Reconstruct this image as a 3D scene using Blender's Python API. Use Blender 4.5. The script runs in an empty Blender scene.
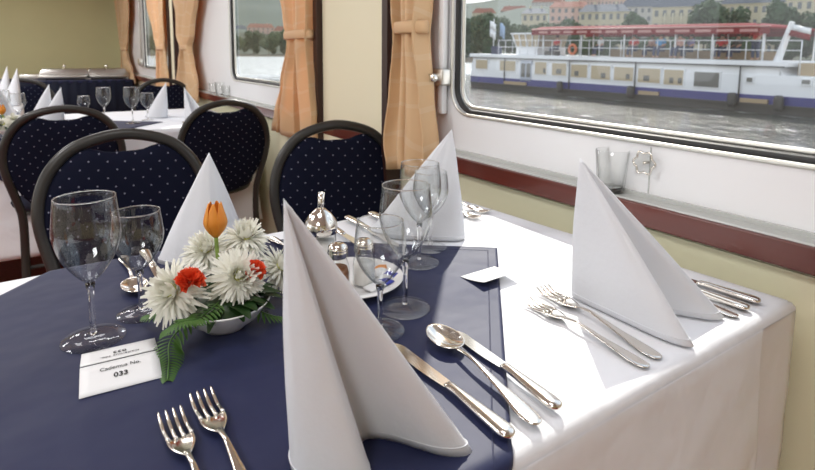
import bpy, bmesh, math, random
from mathutils import Vector, Matrix, noise, geometry
PI = math.pi
C = bpy.context.scene.collection
sc = bpy.context.scene
random.seed(7)
TZ = 0.75                                   # table top height
CAM = Vector((0, 0, TZ + 0.375))
PITCH, YAW, ROLL, FPX, CY0 = .1192, .5898, .0080, 542.4, 119.4      # the photograph is a crop: its optical axis lies above the middle
FW = Vector((math.sin(YAW)*math.cos(PITCH), math.cos(YAW)*math.cos(PITCH), -math.sin(PITCH)))
_r = Vector((math.cos(YAW), -math.sin(YAW), 0)); _u = _r.cross(FW)
RT = _r*math.cos(ROLL)+_u*math.sin(ROLL); UP = _u*math.cos(ROLL)-_r*math.sin(ROLL)
def ray(x, y): return FW*FPX + RT*(x-407.5) - UP*(y-CY0)
def onz(x, y, z=TZ):
    d = ray(x, y); return CAM + d*((z-CAM.z)/d.z)
def ony(x, y, Y):
    d = ray(x, y); return CAM + d*(Y/d.y)
def onx(x, y, X):
    d = ray(x, y); return CAM + d*(X/d.x)

# ------------------------------------------------------------------ materials
MATS = {}
def new_mat(name):
    m = bpy.data.materials.new(name); m.use_nodes = True
    nt = m.node_tree; nt.nodes.clear()
    out = nt.nodes.new('ShaderNodeOutputMaterial')
    return m, nt, out
def pbr(name, col, rough=.5, metal=0, noise_amt=0, noise_scale=8, bump=0, bump_scale=40, spec=.5, translucent=0, sheen=0, coat=0, col2=None, stretch=None):
    if name in MATS: return MATS[name]
    m, nt, out = new_mat(name); N = nt.nodes; L = nt.links
    b = N.new('ShaderNodeBsdfPrincipled')
    b.inputs['Base Color'].default_value = (*col, 1); b.inputs['Roughness'].default_value = rough
    b.inputs['Metallic'].default_value = metal; b.inputs['Specular IOR Level'].default_value = spec
    b.inputs['Sheen Weight'].default_value = sheen; b.inputs['Coat Weight'].default_value = coat
    tc = N.new('ShaderNodeTexCoord'); mp = N.new('ShaderNodeMapping')
    L.new(tc.outputs['Object'], mp.inputs['Vector'])
    if stretch: mp.inputs['Scale'].default_value = stretch
    if noise_amt:
        n = N.new('ShaderNodeTexNoise'); n.inputs['Scale'].default_value = noise_scale; n.inputs['Detail'].default_value = 5
        L.new(mp.outputs[0], n.inputs['Vector'])
        r = N.new('ShaderNodeMixRGB')
        c2 = col2 or tuple(max(0, c*(1-noise_amt)) for c in col)
        r.inputs['Color1'].default_value = (*col, 1); r.inputs['Color2'].default_value = (*c2, 1)
        L.new(n.outputs['Fac'], r.inputs['Fac']); L.new(r.outputs[0], b.inputs['Base Color'])
    if bump:
        n = N.new('ShaderNodeTexNoise'); n.inputs['Scale'].default_value = bump_scale; n.inputs['Detail'].default_value = 3
        L.new(mp.outputs[0], n.inputs['Vector'])
        bp = N.new('ShaderNodeBump'); bp.inputs['Strength'].default_value = bump; bp.inputs['Distance'].default_value = .02
        L.new(n.outputs['Fac'], bp.inputs['Height']); L.new(bp.outputs[0], b.inputs['Normal'])
    if translucent:
        t = N.new('ShaderNodeBsdfTranslucent'); t.inputs['Color'].default_value = (*col, 1)
        mx = N.new('ShaderNodeMixShader'); mx.inputs['Fac'].default_value = translucent
        L.new(b.outputs[0], mx.inputs[1]); L.new(t.outputs[0], mx.inputs[2]); L.new(mx.outputs[0], out.inputs[0])
    else: L.new(b.outputs[0], out.inputs[0])
    MATS[name] = m; return m
def thin_glass(name, tint=(1, 1, 1), film=0, ior=1.45, edge=0.0):
    if name in MATS: return MATS[name]
    m, nt, out = new_mat(name); N = nt.nodes; L = nt.links
    tr = N.new('ShaderNodeBsdfTransparent'); tr.inputs['Color'].default_value = (*tint, 1)
    base = tr.outputs[0]
    if edge:                                             # glass seen edge-on lets less through
        t2 = N.new('ShaderNodeBsdfTransparent'); t2.inputs['Color'].default_value = (.50, .52, .52, 1)
        lw2 = N.new('ShaderNodeLayerWeight'); lw2.inputs['Blend'].default_value = .5
        pw = N.new('ShaderNodeMath'); pw.operation = 'POWER'; L.new(lw2.outputs['Facing'], pw.inputs[0]); pw.inputs[1].default_value = edge
        mx = N.new('ShaderNodeMixShader'); L.new(pw.outputs[0], mx.inputs[0]); L.new(base, mx.inputs[1]); L.new(t2.outputs[0], mx.inputs[2]); base = mx.outputs[0]
    if film:
        df = N.new('ShaderNodeBsdfTranslucent'); df.inputs['Color'].default_value = (.8, .82, .85, 1)
        nn = N.new('ShaderNodeTexNoise'); nn.inputs['Scale'].default_value = 6; nn.inputs['Detail'].default_value = 6
        ml = N.new('ShaderNodeMath'); ml.operation = 'MULTIPLY'; ml.inputs[1].default_value = film*2; L.new(nn.outputs['Fac'], ml.inputs[0])
        mx = N.new('ShaderNodeMixShader'); L.new(ml.outputs[0], mx.inputs[0]); L.new(base, mx.inputs[1]); L.new(df.outputs[0], mx.inputs[2]); base = mx.outputs[0]
    g = N.new('ShaderNodeBsdfGlossy'); g.inputs['Roughness'].default_value = .02
    lw = N.new('ShaderNodeLayerWeight'); lw.inputs['Blend'].default_value = .5          # Schlick reflectance, same from both sides
    p5 = N.new('ShaderNodeMath'); p5.operation = 'POWER'; p5.inputs[1].default_value = 5; L.new(lw.outputs['Facing'], p5.inputs[0])
    fr = N.new('ShaderNodeMath'); fr.operation = 'MULTIPLY_ADD'; fr.inputs[1].default_value = .9; fr.inputs[2].default_value = .045; L.new(p5.outputs[0], fr.inputs[0])
    mx = N.new('ShaderNodeMixShader'); L.new(fr.outputs[0], mx.inputs[0]); L.new(base, mx.inputs[1]); L.new(g.outputs[0], mx.inputs[2])
    L.new(mx.outputs[0], out.inputs[0]); MATS[name] = m; return m
def solid_glass(name):
    if name in MATS: return MATS[name]
    m, nt, out = new_mat(name)
    g = nt.nodes.new('ShaderNodeBsdfGlass'); g.inputs['IOR'].default_value = 1.5; g.inputs['Roughness'].default_value = 0.0
    nt.links.new(g.outputs[0], out.inputs[0]); MATS[name] = m; return m
def dotted_fabric():
    m, nt, out = new_mat('navy_dotted_fabric'); N = nt.nodes; L = nt.links
    b = N.new('ShaderNodeBsdfPrincipled'); b.inputs['Roughness'].default_value = .9; b.inputs['Sheen Weight'].default_value = .0
    b.inputs['Specular IOR Level'].default_value = .15
    tc = N.new('ShaderNodeTexCoord'); sp = N.new('ShaderNodeSeparateXYZ'); cb = N.new('ShaderNodeCombineXYZ')
    L.new(tc.outputs['Object'], sp.inputs[0]); L.new(sp.outputs['X'], cb.inputs['X']); L.new(sp.outputs['Z'], cb.inputs['Y'])
    mp = N.new('ShaderNodeMapping'); mp.inputs['Rotation'].default_value = (0, 0, .7); L.new(cb.outputs[0], mp.inputs[0])
    v = N.new('ShaderNodeTexVoronoi'); v.voronoi_dimensions = '2D'; v.inputs['Scale'].default_value = 33; v.inputs['Randomness'].default_value = .12
    L.new(mp.outputs[0], v.inputs['Vector'])
    lt = N.new('ShaderNodeMath'); lt.operation = 'LESS_THAN'; lt.inputs[1].default_value = .075; L.new(v.outputs['Distance'], lt.inputs[0])
    mx = N.new('ShaderNodeMixRGB'); mx.inputs['Color1'].default_value = (.0045, .006, .018, 1); mx.inputs['Color2'].default_value = (.19, .19, .25, 1)
    L.new(lt.outputs[0], mx.inputs['Fac']); L.new(mx.outputs[0], b.inputs['Base Color']); L.new(b.outputs[0], out.inputs[0])
    return m
def curtain_mat():
    m, nt, out = new_mat('apricot_damask'); N = nt.nodes; L = nt.links
    b = N.new('ShaderNodeBsdfPrincipled'); b.inputs['Roughness'].default_value = .55; b.inputs['Sheen Weight'].default_value = .2
    tc = N.new('ShaderNodeTexCoord')
    v = N.new('ShaderNodeTexWave'); v.wave_type = 'RINGS'; v.inputs['Scale'].default_value = 3.4; v.inputs['Distortion'].default_value = 5; v.inputs['Detail'].default_value = 1.5; v.inputs['Detail Scale'].default_value = 1.3
    L.new(tc.outputs['Object'], v.inputs['Vector'])
    gt = N.new('ShaderNodeMath'); gt.operation = 'GREATER_THAN'; gt.inputs[1].default_value = .93; L.new(v.outputs['Fac'], gt.inputs[0])
    mx = N.new('ShaderNodeMixRGB'); mx.inputs['Color1'].default_value = (.84, .60, .34, 1); mx.inputs['Color2'].default_value = (.87, .66, .41, 1)
    L.new(gt.outputs[0], mx.inputs['Fac']); L.new(mx.outputs[0], b.inputs['Base Color'])
    t = N.new('ShaderNodeBsdfTranslucent'); t.inputs['Color'].default_value = (.85, .45, .16, 1)
    ms = N.new('ShaderNodeMixShader'); ms.inputs['Fac'].default_value = .3
    L.new(b.outputs[0], ms.inputs[1]); L.new(t.outputs[0], ms.inputs[2]); L.new(ms.outputs[0], out.inputs[0])
    return m
def water_mat():
    m, nt, out = new_mat('river_water'); N = nt.nodes; L = nt.links
    b = N.new('ShaderNodeBsdfPrincipled'); b.inputs['Base Color'].default_value = (.045, .045, .035, 1); b.inputs['Roughness'].default_value = .16; b.inputs['IOR'].default_value = 1.33
    tc = N.new('ShaderNodeTexCoord'); mp = N.new('ShaderNodeMapping'); mp.inputs['Scale'].default_value = (1, .6, 1); L.new(tc.outputs['Object'], mp.inputs[0])
    n1 = N.new('ShaderNodeTexNoise'); n1.inputs['Scale'].default_value = 2.2; n1.inputs['Detail'].default_value = 4; n1.inputs['Roughness'].default_value = .6
    L.new(mp.outputs[0], n1.inputs['Vector'])
    bp = N.new('ShaderNodeBump'); bp.inputs['Strength'].default_value = 1.0; bp.inputs['Distance'].default_value = .35
    L.new(n1.outputs['Fac'], bp.inputs['Height']); L.new(bp.outputs[0], b.inputs['Normal']); L.new(b.outputs[0], out.inputs[0])
    # sun glitter painted into colour: thin flecks near the boats, dense upstream (large Y)
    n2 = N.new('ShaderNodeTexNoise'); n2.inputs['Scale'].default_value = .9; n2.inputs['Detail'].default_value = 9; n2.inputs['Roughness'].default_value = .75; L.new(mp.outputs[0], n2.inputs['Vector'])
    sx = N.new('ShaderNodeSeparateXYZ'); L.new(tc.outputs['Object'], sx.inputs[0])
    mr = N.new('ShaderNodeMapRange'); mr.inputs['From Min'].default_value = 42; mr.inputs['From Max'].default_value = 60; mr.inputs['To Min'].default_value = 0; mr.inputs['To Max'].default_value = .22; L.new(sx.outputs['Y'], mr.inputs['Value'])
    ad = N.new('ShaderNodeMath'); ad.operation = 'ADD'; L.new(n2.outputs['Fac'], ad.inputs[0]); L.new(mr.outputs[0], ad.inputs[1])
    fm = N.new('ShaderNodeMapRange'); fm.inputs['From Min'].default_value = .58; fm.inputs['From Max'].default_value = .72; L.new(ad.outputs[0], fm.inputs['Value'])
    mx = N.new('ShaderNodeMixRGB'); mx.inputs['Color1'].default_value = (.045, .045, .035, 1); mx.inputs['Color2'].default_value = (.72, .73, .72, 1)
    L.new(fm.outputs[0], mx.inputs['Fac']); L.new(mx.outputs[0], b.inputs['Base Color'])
    return m
M = dict(
    cloth=pbr('white_linen', (.84, .845, .87), .75, bump=.55, bump_scale=8, spec=.2),
    napkin=pbr('napkin_linen', (.86, .87, .90), .8, bump=.06, bump_scale=60, spec=.15, translucent=.22),
    navy=pbr('navy_cloth', (.012, .017, .066), .55, noise_amt=.25, noise_scale=3, bump=.5, bump_scale=6, spec=.35, sheen=.05),
    skirt=pbr('navy_skirt', (.005, .007, .018), .75, spec=.2),
    steel=pbr('polished_steel', (.78, .74, .68), .13, 1, spec=.5),
    dull_steel=pbr('brushed_steel', (.62, .60, .56), .3, 1),
    frame=pbr('grey_metal_tube', (.042, .040, .037), .35, .35),
    fabric=dotted_fabric(), seat=pbr('navy_seat', (.010, .012, .03), .9),
    cream=pbr('cream_paint', (.80, .77, .55), .6, noise_amt=.06, noise_scale=4),
    backwall=pbr('olive_cream_paint', (.68, .62, .34), .7, noise_amt=.12, noise_scale=2.5),
    pillar=pbr('pale_cream_panel', (.84, .79, .58), .5),
    white=pbr('white_panel_paint', (.84, .84, .85), .35, noise_amt=.04, noise_scale=3),
    ceil=pbr('ceiling_white', (.75, .74, .70), .7),
    rail=pbr('mahogany', (.16, .030, .018), .3, noise_amt=.65, noise_scale=6, stretch=(1, .35, 5), spec=.5, coat=.25),
    darkwood=pbr('dark_wood_strip', (.035, .012, .008), .4),
    ledge=pbr('grey_laminate', (.52, .53, .51), .22),
    rubber=pbr('black_rubber', (.015, .015, .015), .5),
    alu=pbr('aluminium', (.66, .65, .60), .35, .8),
    carpet=pbr('red_carpet', (.34, .06, .035), .95, noise_amt=.5, noise_scale=60),
    table_wood=pbr('table_wood', (.25, .13, .06), .5),
    porcelain=pbr('white_porcelain', (.82, .81, .80), .2),
    paper=pbr('white_card', (.80, .80, .80), .6), ink=pbr('black_ink', (.02, .02, .02), .6), fade=pbr('grey_ink', (.35, .35, .37), .6),
    curtain=curtain_mat(), wine=thin_glass('wine_glass_wall', (.98, .985, .985), edge=3.6), footglass=thin_glass('wine_glass_foot', (.985, .99, .99), edge=9), stem=solid_glass('solid_glass'),
    pane=thin_glass('window_glass', (.97, .98, .97), film=.028), tumbler=thin_glass('tumbler_glass', (.985, .99, .985), edge=4),
    petal=pbr('white_petal', (.94, .93, .84), .6, translucent=.25, noise_amt=.05, noise_scale=30), core=pbr('petal_core', (.62, .62, .20), .7),
    tulip=pbr('tulip_petal', (.85, .20, .02), .45, translucent=.2, noise_amt=.8, noise_scale=40, col2=(.88, .48, .06), stretch=(1, 1, .25)),
    carn=pbr('carnation_petal', (.85, .10, .03), .6, translucent=.2), stemgreen=pbr('green_stem', (.22, .32, .06), .5),
    leaf=pbr('dark_leaf', (.018, .055, .010), .4, noise_amt=.5, noise_scale=40), fern=pbr('fern_leaf', (.07, .16, .03), .45, translucent=.2),
    salt=pbr('salt', (.82, .80, .76), .9), amber=pbr('brown_seasoning', (.30, .12, .04), .8, noise_amt=.5, noise_scale=300), blue=pbr('blue_paper', (.03, .04, .35), .5),
    orange=pbr('orange_paper', (.75, .28, .05), .5),
    hull=pbr('ship_white', (.74, .75, .76), .4, noise_amt=.08, noise_scale=.6), hullblue=pbr('ship_blue', (.045, .045, .20), .4, noise_amt=.3, noise_scale=1.5),
    shipglass=pbr('ship_window', (.10, .10, .09), .12), shipcurtain=pbr('tan_blind', (.42, .34, .22), .6), darkhull=pbr('dark_rub_rail', (.05, .045, .04), .6),
    red=pbr('red_canopy', (.20, .010, .014), .8, spec=.15, noise_amt=.3, noise_scale=2), canopytop=pbr('pale_canopy_edge', (.40, .20, .18), .6),
    lifering=pbr('life_ring', (.55, .16, .07), .5), tanwood=pbr('tan_deck_wood', (.35, .26, .15), .6),
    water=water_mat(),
    foliage=pbr('foliage', (.060, .105, .045), .7, noise_amt=.5, noise_scale=.5, translucent=.15),
    foliage2=pbr('foliage_pale', (.085, .13, .055), .7, noise_amt=.5, noise_scale=.5, translucent=.15),
    bark=pbr('bark', (.08, .06, .04), .9), land=pbr('grass_slope', (.035, .05, .025), .95, noise_amt=.5, noise_scale=.06),
    hill=pbr('wooded_hill', (.060, .085, .065), .95, noise_amt=.35, noise_scale=.05), quay=pbr('quay_stone', (.22, .19, .15), .9, noise_amt=.5, noise_scale=.4),
    f_cream=pbr('cream_facade', (.50, .45, .33), .85, noise_amt=.12, noise_scale=.2), f_pink=pbr('pink_facade', (.52, .36, .30), .85, noise_amt=.1, noise_scale=.2),
    f_grey=pbr('grey_facade', (.44, .42, .38), .85, noise_amt=.1, noise_scale=.2),
    roofgrey=pbr('slate_roof', (.13, .14, .16), .8, noise_amt=.3, noise_scale=.5), roofred=pbr('tile_roof', (.30, .13, .09), .85, noise_amt=.3, noise_scale=.5),
    f_win=pbr('dark_house_window', (.12, .13, .14), .3),
    skin=pbr('skin', (.50, .28, .19), .6), hair=pbr('brown_hair', (.05, .03, .02), .7), jeans=pbr('blue_trousers', (.04, .05, .10), .8),
)
# ------------------------------------------------------------------ mesh helpers
def obj(name, bm, mat, parent=None, smooth=True, loc=None, rot=None):
    me = bpy.data.meshes.new(name); bm.to_mesh(me); bm.free()
    mats = mat if isinstance(mat, (list, tuple)) else [mat]
    for m in mats: me.materials.append(m)
    if smooth:
        for p in me.polygons: p.use_smooth = True
    o = bpy.data.objects.new(name, me); C.objects.link(o)
    if parent: o.parent = parent
    if loc is not None: o.location = loc
    if rot is not None: o.rotation_euler = rot
    return o
def tag(o, label=None, cat=None, group=None, kind=None):
    if label: o['label'] = label
    if cat: o['category'] = cat
    if group: o['group'] = group
    if kind: o['kind'] = kind
    return o
def thing(name, label, cat, loc=(0, 0, 0), rot=(0, 0, 0), group=None):
    o = bpy.data.objects.new(name, None); C.objects.link(o); o.empty_display_size = .05
    o.location = loc; o.rotation_euler = rot
    return tag(o, label, cat, group)
def dup(root, loc=None, rot=None, label=None, group=None, scale=None):
    r = root.copy(); C.objects.link(r)
    if loc is not None: r.location = loc
    if rot is not None: r.rotation_euler = rot
    if scale is not None: r.scale = (scale,)*3 if not isinstance(scale, tuple) else scale
    if label: r['label'] = label
    if group: r['group'] = group
    for ch in list(root.children):
        c = ch.copy(); C.objects.link(c); c.parent = r
        for g in list(ch.children):
            d = g.copy(); C.objects.link(d); d.parent = c
    return r
def BM(): return bmesh.new()
def box(bm, x0, x1, y0, y1, z0, z1, mi=0):
    vs = [bm.verts.new(p) for p in ((x0, y0, z0), (x1, y0, z0), (x1, y1, z0), (x0, y1, z0), (x0, y0, z1), (x1, y0, z1), (x1, y1, z1), (x0, y1, z1))]
    for f in ((0, 3, 2, 1), (4, 5, 6, 7), (0, 1, 5, 4), (1, 2, 6, 5), (2, 3, 7, 6), (3, 0, 4, 7)):
        fc = bm.faces.new([vs[i] for i in f]); fc.material_index = mi
    return vs
def bevel(bm, w=.003, seg=2):
    bmesh.ops.bevel(bm, geom=bm.edges[:], offset=w, segments=seg, affect='EDGES', clamp_overlap=True, profile=.5)
def rbox(x0, x1, y0, y1, z0, z1, w=.003):
    bm = BM(); box(bm, x0, x1, y0, y1, z0, z1); bevel(bm, w); return bm
def hexa(bm, pts, mi=0):
    vs = [bm.verts.new(p) for p in pts]
    for f in ((0, 3, 2, 1), (4, 5, 6, 7), (0, 1, 5, 4), (1, 2, 6, 5), (2, 3, 7, 6), (3, 0, 4, 7)):
        bm.faces.new([vs[i] for i in f]).material_index = mi
def lathe(bm, prof, n=40, closed=False, cx=0, cy=0, cz=0, M4=None):
    rings = []
    for r, z in prof:
        if r < 1e-6: rings.append([bm.verts.new((cx, cy, cz+z))])
        else: rings.append([bm.verts.new((cx+r*math.cos(2*PI*i/n), cy+r*math.sin(2*PI*i/n), cz+z)) for i in range(n)])
    pairs = list(zip(rings, rings[1:]))
    if closed: pairs.append((rings[-1], rings[0]))
    for a, b in pairs:
        for i in range(n):
            j = (i+1) % n
            if len(a) == 1 and len(b) == 1: continue
            if len(a) == 1: bm.faces.new((a[0], b[j], b[i]))
            elif len(b) == 1: bm.faces.new((a[i], a[j], b[0]))
            else: bm.faces.new((a[i], a[j], b[j], b[i]))
    if M4: bmesh.ops.transform(bm, matrix=M4, verts=[v for r in rings for v in r])
    bmesh.ops.recalc_face_normals(bm, faces=bm.faces[:])
def catmull(pts, sub=6, closed=False):
    pts = [Vector(p) for p in pts]; n = len(pts); out = []
    rng = n if closed else n-1
    for i in range(rng):
        g = (lambda k: pts[k % n]) if closed else (lambda k: pts[min(max(k, 0), n-1)])
        a, b, c, d = g(i-1), g(i), g(i+1), g(i+2)
        for s in range(sub):
            t = s/sub
            out.append(.5*((2*b)+(c-a)*t+(2*a-5*b+4*c-d)*t*t+(3*b-a-3*c+d)*t**3))
    if not closed: out.append(pts[-1])
    return out
def tube(bm, pts, rad, n=10, cap=True, closed=False, flat=None):
    """sweep; rad number or list; flat=(a,b) ellipse factors with b along world up-ish normal"""
    pts = [Vector(p) for p in pts]; m = len(pts); rings = []
    nrm = None
    for i, p in enumerate(pts):
        if closed: t = (pts[(i+1) % m]-pts[i-1]).normalized()
        else: t = (pts[min(i+1, m-1)]-pts[max(i-1, 0)]).normalized()
        if nrm is None:
            ref = Vector((0, 0, 1)) if abs(t.z) < .9 else Vector((1, 0, 0))
            nrm = (ref - t*ref.dot(t)).normalized()
        else: nrm = (nrm - t*nrm.dot(t)).normalized()
        bi = t.cross(nrm); r = rad[i] if isinstance(rad, (list, tuple)) else rad
        fa, fb = flat if flat else (1, 1)
        rings.append([bm.verts.new(p + nrm*(math.cos(2*PI*k/n)*r*fb) + bi*(math.sin(2*PI*k/n)*r*fa)) for k in range(n)])
    for a, b in (list(zip(rings, rings[1:])) + ([(rings[-1], rings[0])] if closed else [])):
        for k in range(n): bm.faces.new((a[k], a[(k+1) % n], b[(k+1) % n], b[k]))
    if cap and not closed:
        bm.faces.new(rings[0][::-1]); bm.faces.new(rings[-1])
    bmesh.ops.recalc_face_normals(bm, faces=bm.faces[:])
def grid(bm, nu, nv, fn, wrap=False):
    vs = [[bm.verts.new(fn(i/nu, j/nv)) for j in range(nv+1)] for i in range(nu+1)]
    for i in range(nu):
        for j in range(nv): bm.faces.new((vs[i][j], vs[i+1][j], vs[i+1][j+1], vs[i][j+1]))
    return vs
def solid(o, t, off=0):
    md = o.modifiers.new('thick', 'SOLIDIFY'); md.thickness = t; md.offset = off; return o
def subd(o, n=1):
    md = o.modifiers.new('sub', 'SUBSURF'); md.levels = n; md.render_levels = n; return o
def rrect(x0, x1, y0, y1, r, n=8):
    out = []
    for cx, cy, a0 in ((x1-r, y1-r, 0), (x0+r, y1-r, PI/2), (x0+r, y0+r, PI), (x1-r, y0+r, 1.5*PI)):
        out += [(cx+r*math.cos(a0+PI/2*k/n), cy+r*math.sin(a0+PI/2*k/n)) for k in range(n+1)]
    return out
def plate(name, outer, holes, thick, mat, parent=None):
    """flat plate with holes, outline in (Y,Z) placed in a wall plane of constant X (X grows away from the room)"""
    cu = bpy.data.curves.new(name, 'CURVE'); cu.dimensions = '2D'; cu.fill_mode = 'BOTH'; cu.extrude = thick/2
    for poly in [outer]+holes:
        s = cu.splines.new('POLY'); s.points.add(len(poly)-1); s.use_cyclic_u = True
        for p, q in zip(s.points, poly): p.co = (q[0], q[1], 0, 1)
    tmp = bpy.data.objects.new('tmp', cu); C.objects.link(tmp)
    bpy.context.view_layer.update()
    me = bpy.data.meshes.new_from_object(tmp.evaluated_get(bpy.context.evaluated_depsgraph_get()))
    bpy.data.objects.remove(tmp); bpy.data.curves.remove(cu)
    me.name = name; me.materials.clear(); me.materials.append(mat)
    me.transform(Matrix(((0, 0, 1, thick/2), (1, 0, 0, 0), (0, 1, 0, 0), (0, 0, 0, 1))))
    o = bpy.data.objects.new(name, me); C.objects.link(o)
    if parent: o.parent = parent
    return o
def text_mesh(name, body, size, mat, parent, loc, rot, bold=0):
    cu = bpy.data.curves.new(name, 'FONT'); cu.body = body; cu.size = size; cu.align_x = 'CENTER'; cu.extrude = .00008; cu.offset = bold
    tmp = bpy.data.objects.new('tmp', cu); C.objects.link(tmp); bpy.context.view_layer.update()
    me = bpy.data.meshes.new_from_object(tmp.evaluated_get(bpy.context.evaluated_depsgraph_get()))
    bpy.data.objects.remove(tmp); bpy.data.curves.remove(cu)
    me.materials.clear(); me.materials.append(mat)
    o = bpy.data.objects.new(name, me); C.objects.link(o); o.parent = parent; o.location = loc; o.rotation_euler = rot
    return o
# ------------------------------------------------------------------ the saloon
XW = 1.00                       # face of the white window panels
CEILZ = 2.25; YB = 9.3; YF = -2.6; XL = -2.9
WINZ = (TZ+.205, TZ+1.10)
wins = [(-.15, 1.255, TZ+.207), (2.14, 3.53, TZ+.207), (5.60, 7.12, TZ+.197)]
bm = BM(); box(bm, XL, 1.2, YF, YB+.1, -.05, 0); tag(obj('floor', bm, M['carpet'], smooth=False), kind='structure')
bm = BM(); box(bm, XL, 1.2, YF, YB+.1, CEILZ, CEILZ+.05); tag(obj('ceiling', bm, M['ceil'], smooth=False), kind='structure')
bm = BM(); box(bm, XL, 1.1, YB, YB+.1, 0, CEILZ); tag(obj('wall_back', bm, M['backwall'], smooth=False), kind='structure')
bm = BM(); box(bm, XL, 1.1, YF-.1, YF, 0, CEILZ); tag(obj('wall_front', bm, M['backwall'], smooth=False), kind='structure')
# window side wall: lower cream wall and upper white panels with rounded openings
bm = BM(); box(bm, .99, 1.10, YF, YB, 0, TZ+.03); tag(obj('wall_right', bm, M['cream'], smooth=False), kind='structure')
holes = [rrect(a, b, z, WINZ[1], .075) for a, b, z in wins]
o = plate('wall_window', [(YF, TZ+.031), (YB, TZ+.031), (YB, CEILZ), (YF, CEILZ)], holes, .03, M['white']); o.location.x = XW; tag(o, kind='structure')
lh = [rrect(a, a+1.3, TZ+.15, 1.95, .08) for a in (-2.3, -.7, .9, 2.5, 4.1, 5.7, 7.3)]
o = plate('wall_left', [(YF, 0), (YB, 0), (YB, CEILZ), (YF, CEILZ)], lh, .08, M['cream']); o.location.x = XL-.08; tag(o, kind='structure')
for k, (a, b, z) in enumerate(wins):
    w = bpy.data.objects.new('window_%d' % (k+1), None); C.objects.link(w); tag(w, kind='structure')
    def ring(off, x, r, mat, nm):
        loop = [Vector((x, p[0], p[1])) for p in rrect(a+off, b-off, z+off, WINZ[1]-off, .075-off)]
        bmr = BM(); tube(bmr, loop, r, n=8, closed=True); obj(nm, bmr, mat, w)
    ring(-.004, XW-.001, .005, M['alu'], 'frame'); ring(.003, XW+.014, .009, M['rubber'], 'seal'); ring(.016, XW+.024, .006, M['alu'], 'inner_frame')
    bmr = BM(); pts = rrect(a+.02, b-.02, z+.02, WINZ[1]-.02, .06)
    v0 = [bmr.verts.new((XW+.026, p[0], p[1])) for p in pts]; bmr.faces.new(v0)
    obj('pane', bmr, M['pane'], w, smooth=False)
# vertical joint and panel seams
bm = BM(); 
for y in (.618, 4.0): box(bm, XW-.0015, XW+.001, y-.0012, y+.0012, TZ+.095, TZ+.195)
tag(obj('trim_1', bm, M['ledge'], smooth=False), kind='structure')
def raildz(y): return .090
def sloped_bar(name, x0, x1, zb, zt, ys, mat, kind='structure', bev=True):
    bm = BM()
    grid_pts = []
    for y in ys:
        d = TZ + raildz(y)
        grid_pts.append([bm.verts.new((x0, y, d+zb)), bm.verts.new((x1, y, d+zb)), bm.verts.new((x1, y, d+zt)), bm.verts.new((x0, y, d+zt))])
    for p, q in zip(grid_pts, grid_pts[1:]):
        for i in range(4): bm.faces.new((p[i], p[(i+1) % 4], q[(i+1) % 4], q[i]))
    bm.faces.new(grid_pts[0]); bm.faces.new(grid_pts[-1][::-1]); bmesh.ops.recalc_face_normals(bm, faces=bm.faces[:])
    o = obj(name, bm, mat, smooth=False)
    if bev:
        md = o.modifiers.new('b', 'BEVEL'); md.width = .003; md.segments = 2
    return tag(o, kind=kind)
sloped_bar('trim_2', .953, .972, -.045, -.001, [YF, .3, 1, 2, 3, 4.5, YB], M['rail'])
sloped_bar('trim_3', .960, 1.0, -.012, .002, [YF, .3, 1, 2, 3, 4.5, YB], M['ledge'])
sloped_bar('trim_4', .992, 1.0, .002, .010, [YF, .3, 1, 2, 3, 4.5, YB], M['ledge'], bev=False)
# pillars between the windows
def pillar(y0, y1, n):
    bm = rbox(.958, 1.0, y0, y1, 0, CEILZ, .004); tag(obj('trim_%d' % n, bm, M['pillar'], smooth=False), kind='structure')
    bm = BM(); box(bm, .935, .999, y0-.035, y0-.001, 0, CEILZ); box(bm, .935, .999, y1+.001, y1+.04, 0, CEILZ)
    tag(obj('trim_%d' % (n+1), bm, M['darkwood'], smooth=False), kind='structure')
pillar(1.555, 2.065, 5); pillar(5.0, 5.25, 7)
# white conduit and latch beside window 1
t = thing('window_stay', 'white vertical bar with a chrome catch beside the rubber seal of the large window', 'window fitting', (.985, 1.283, TZ+.20))
bm = rbox(-.012, .008, -.012, .012, .0, .96, .004); obj('bar', bm, M['white'], t)
bm = rbox(-.028, .008, -.03, .03, .085, .135, .006); obj('catch', bm, M['dull_steel'], t)
bm = BM(); lathe(bm, [(0, -.02), (.012, -.02), (.014, -.012), (.014, .012), (.01, .02), (0, .02)], 16, M4=Matrix.Translation((-.032, -.004, .108)) @ Matrix.Rotation(PI/2, 4, 'Y')); obj('knob', bm, M['steel'], t)
t = thing('window_stay', 'small dark latch on the frame of the farthest window', 'window fitting', (.985, 7.2, TZ+.20))
bm = rbox(-.012, .008, -.012, .012, .0, .9, .004); obj('bar', bm, M['dull_steel'], t)
bm = rbox(-.04, .008, -.05, .06, .02, .10, .006); obj('catch', bm, M['dull_steel'], t)
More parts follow.
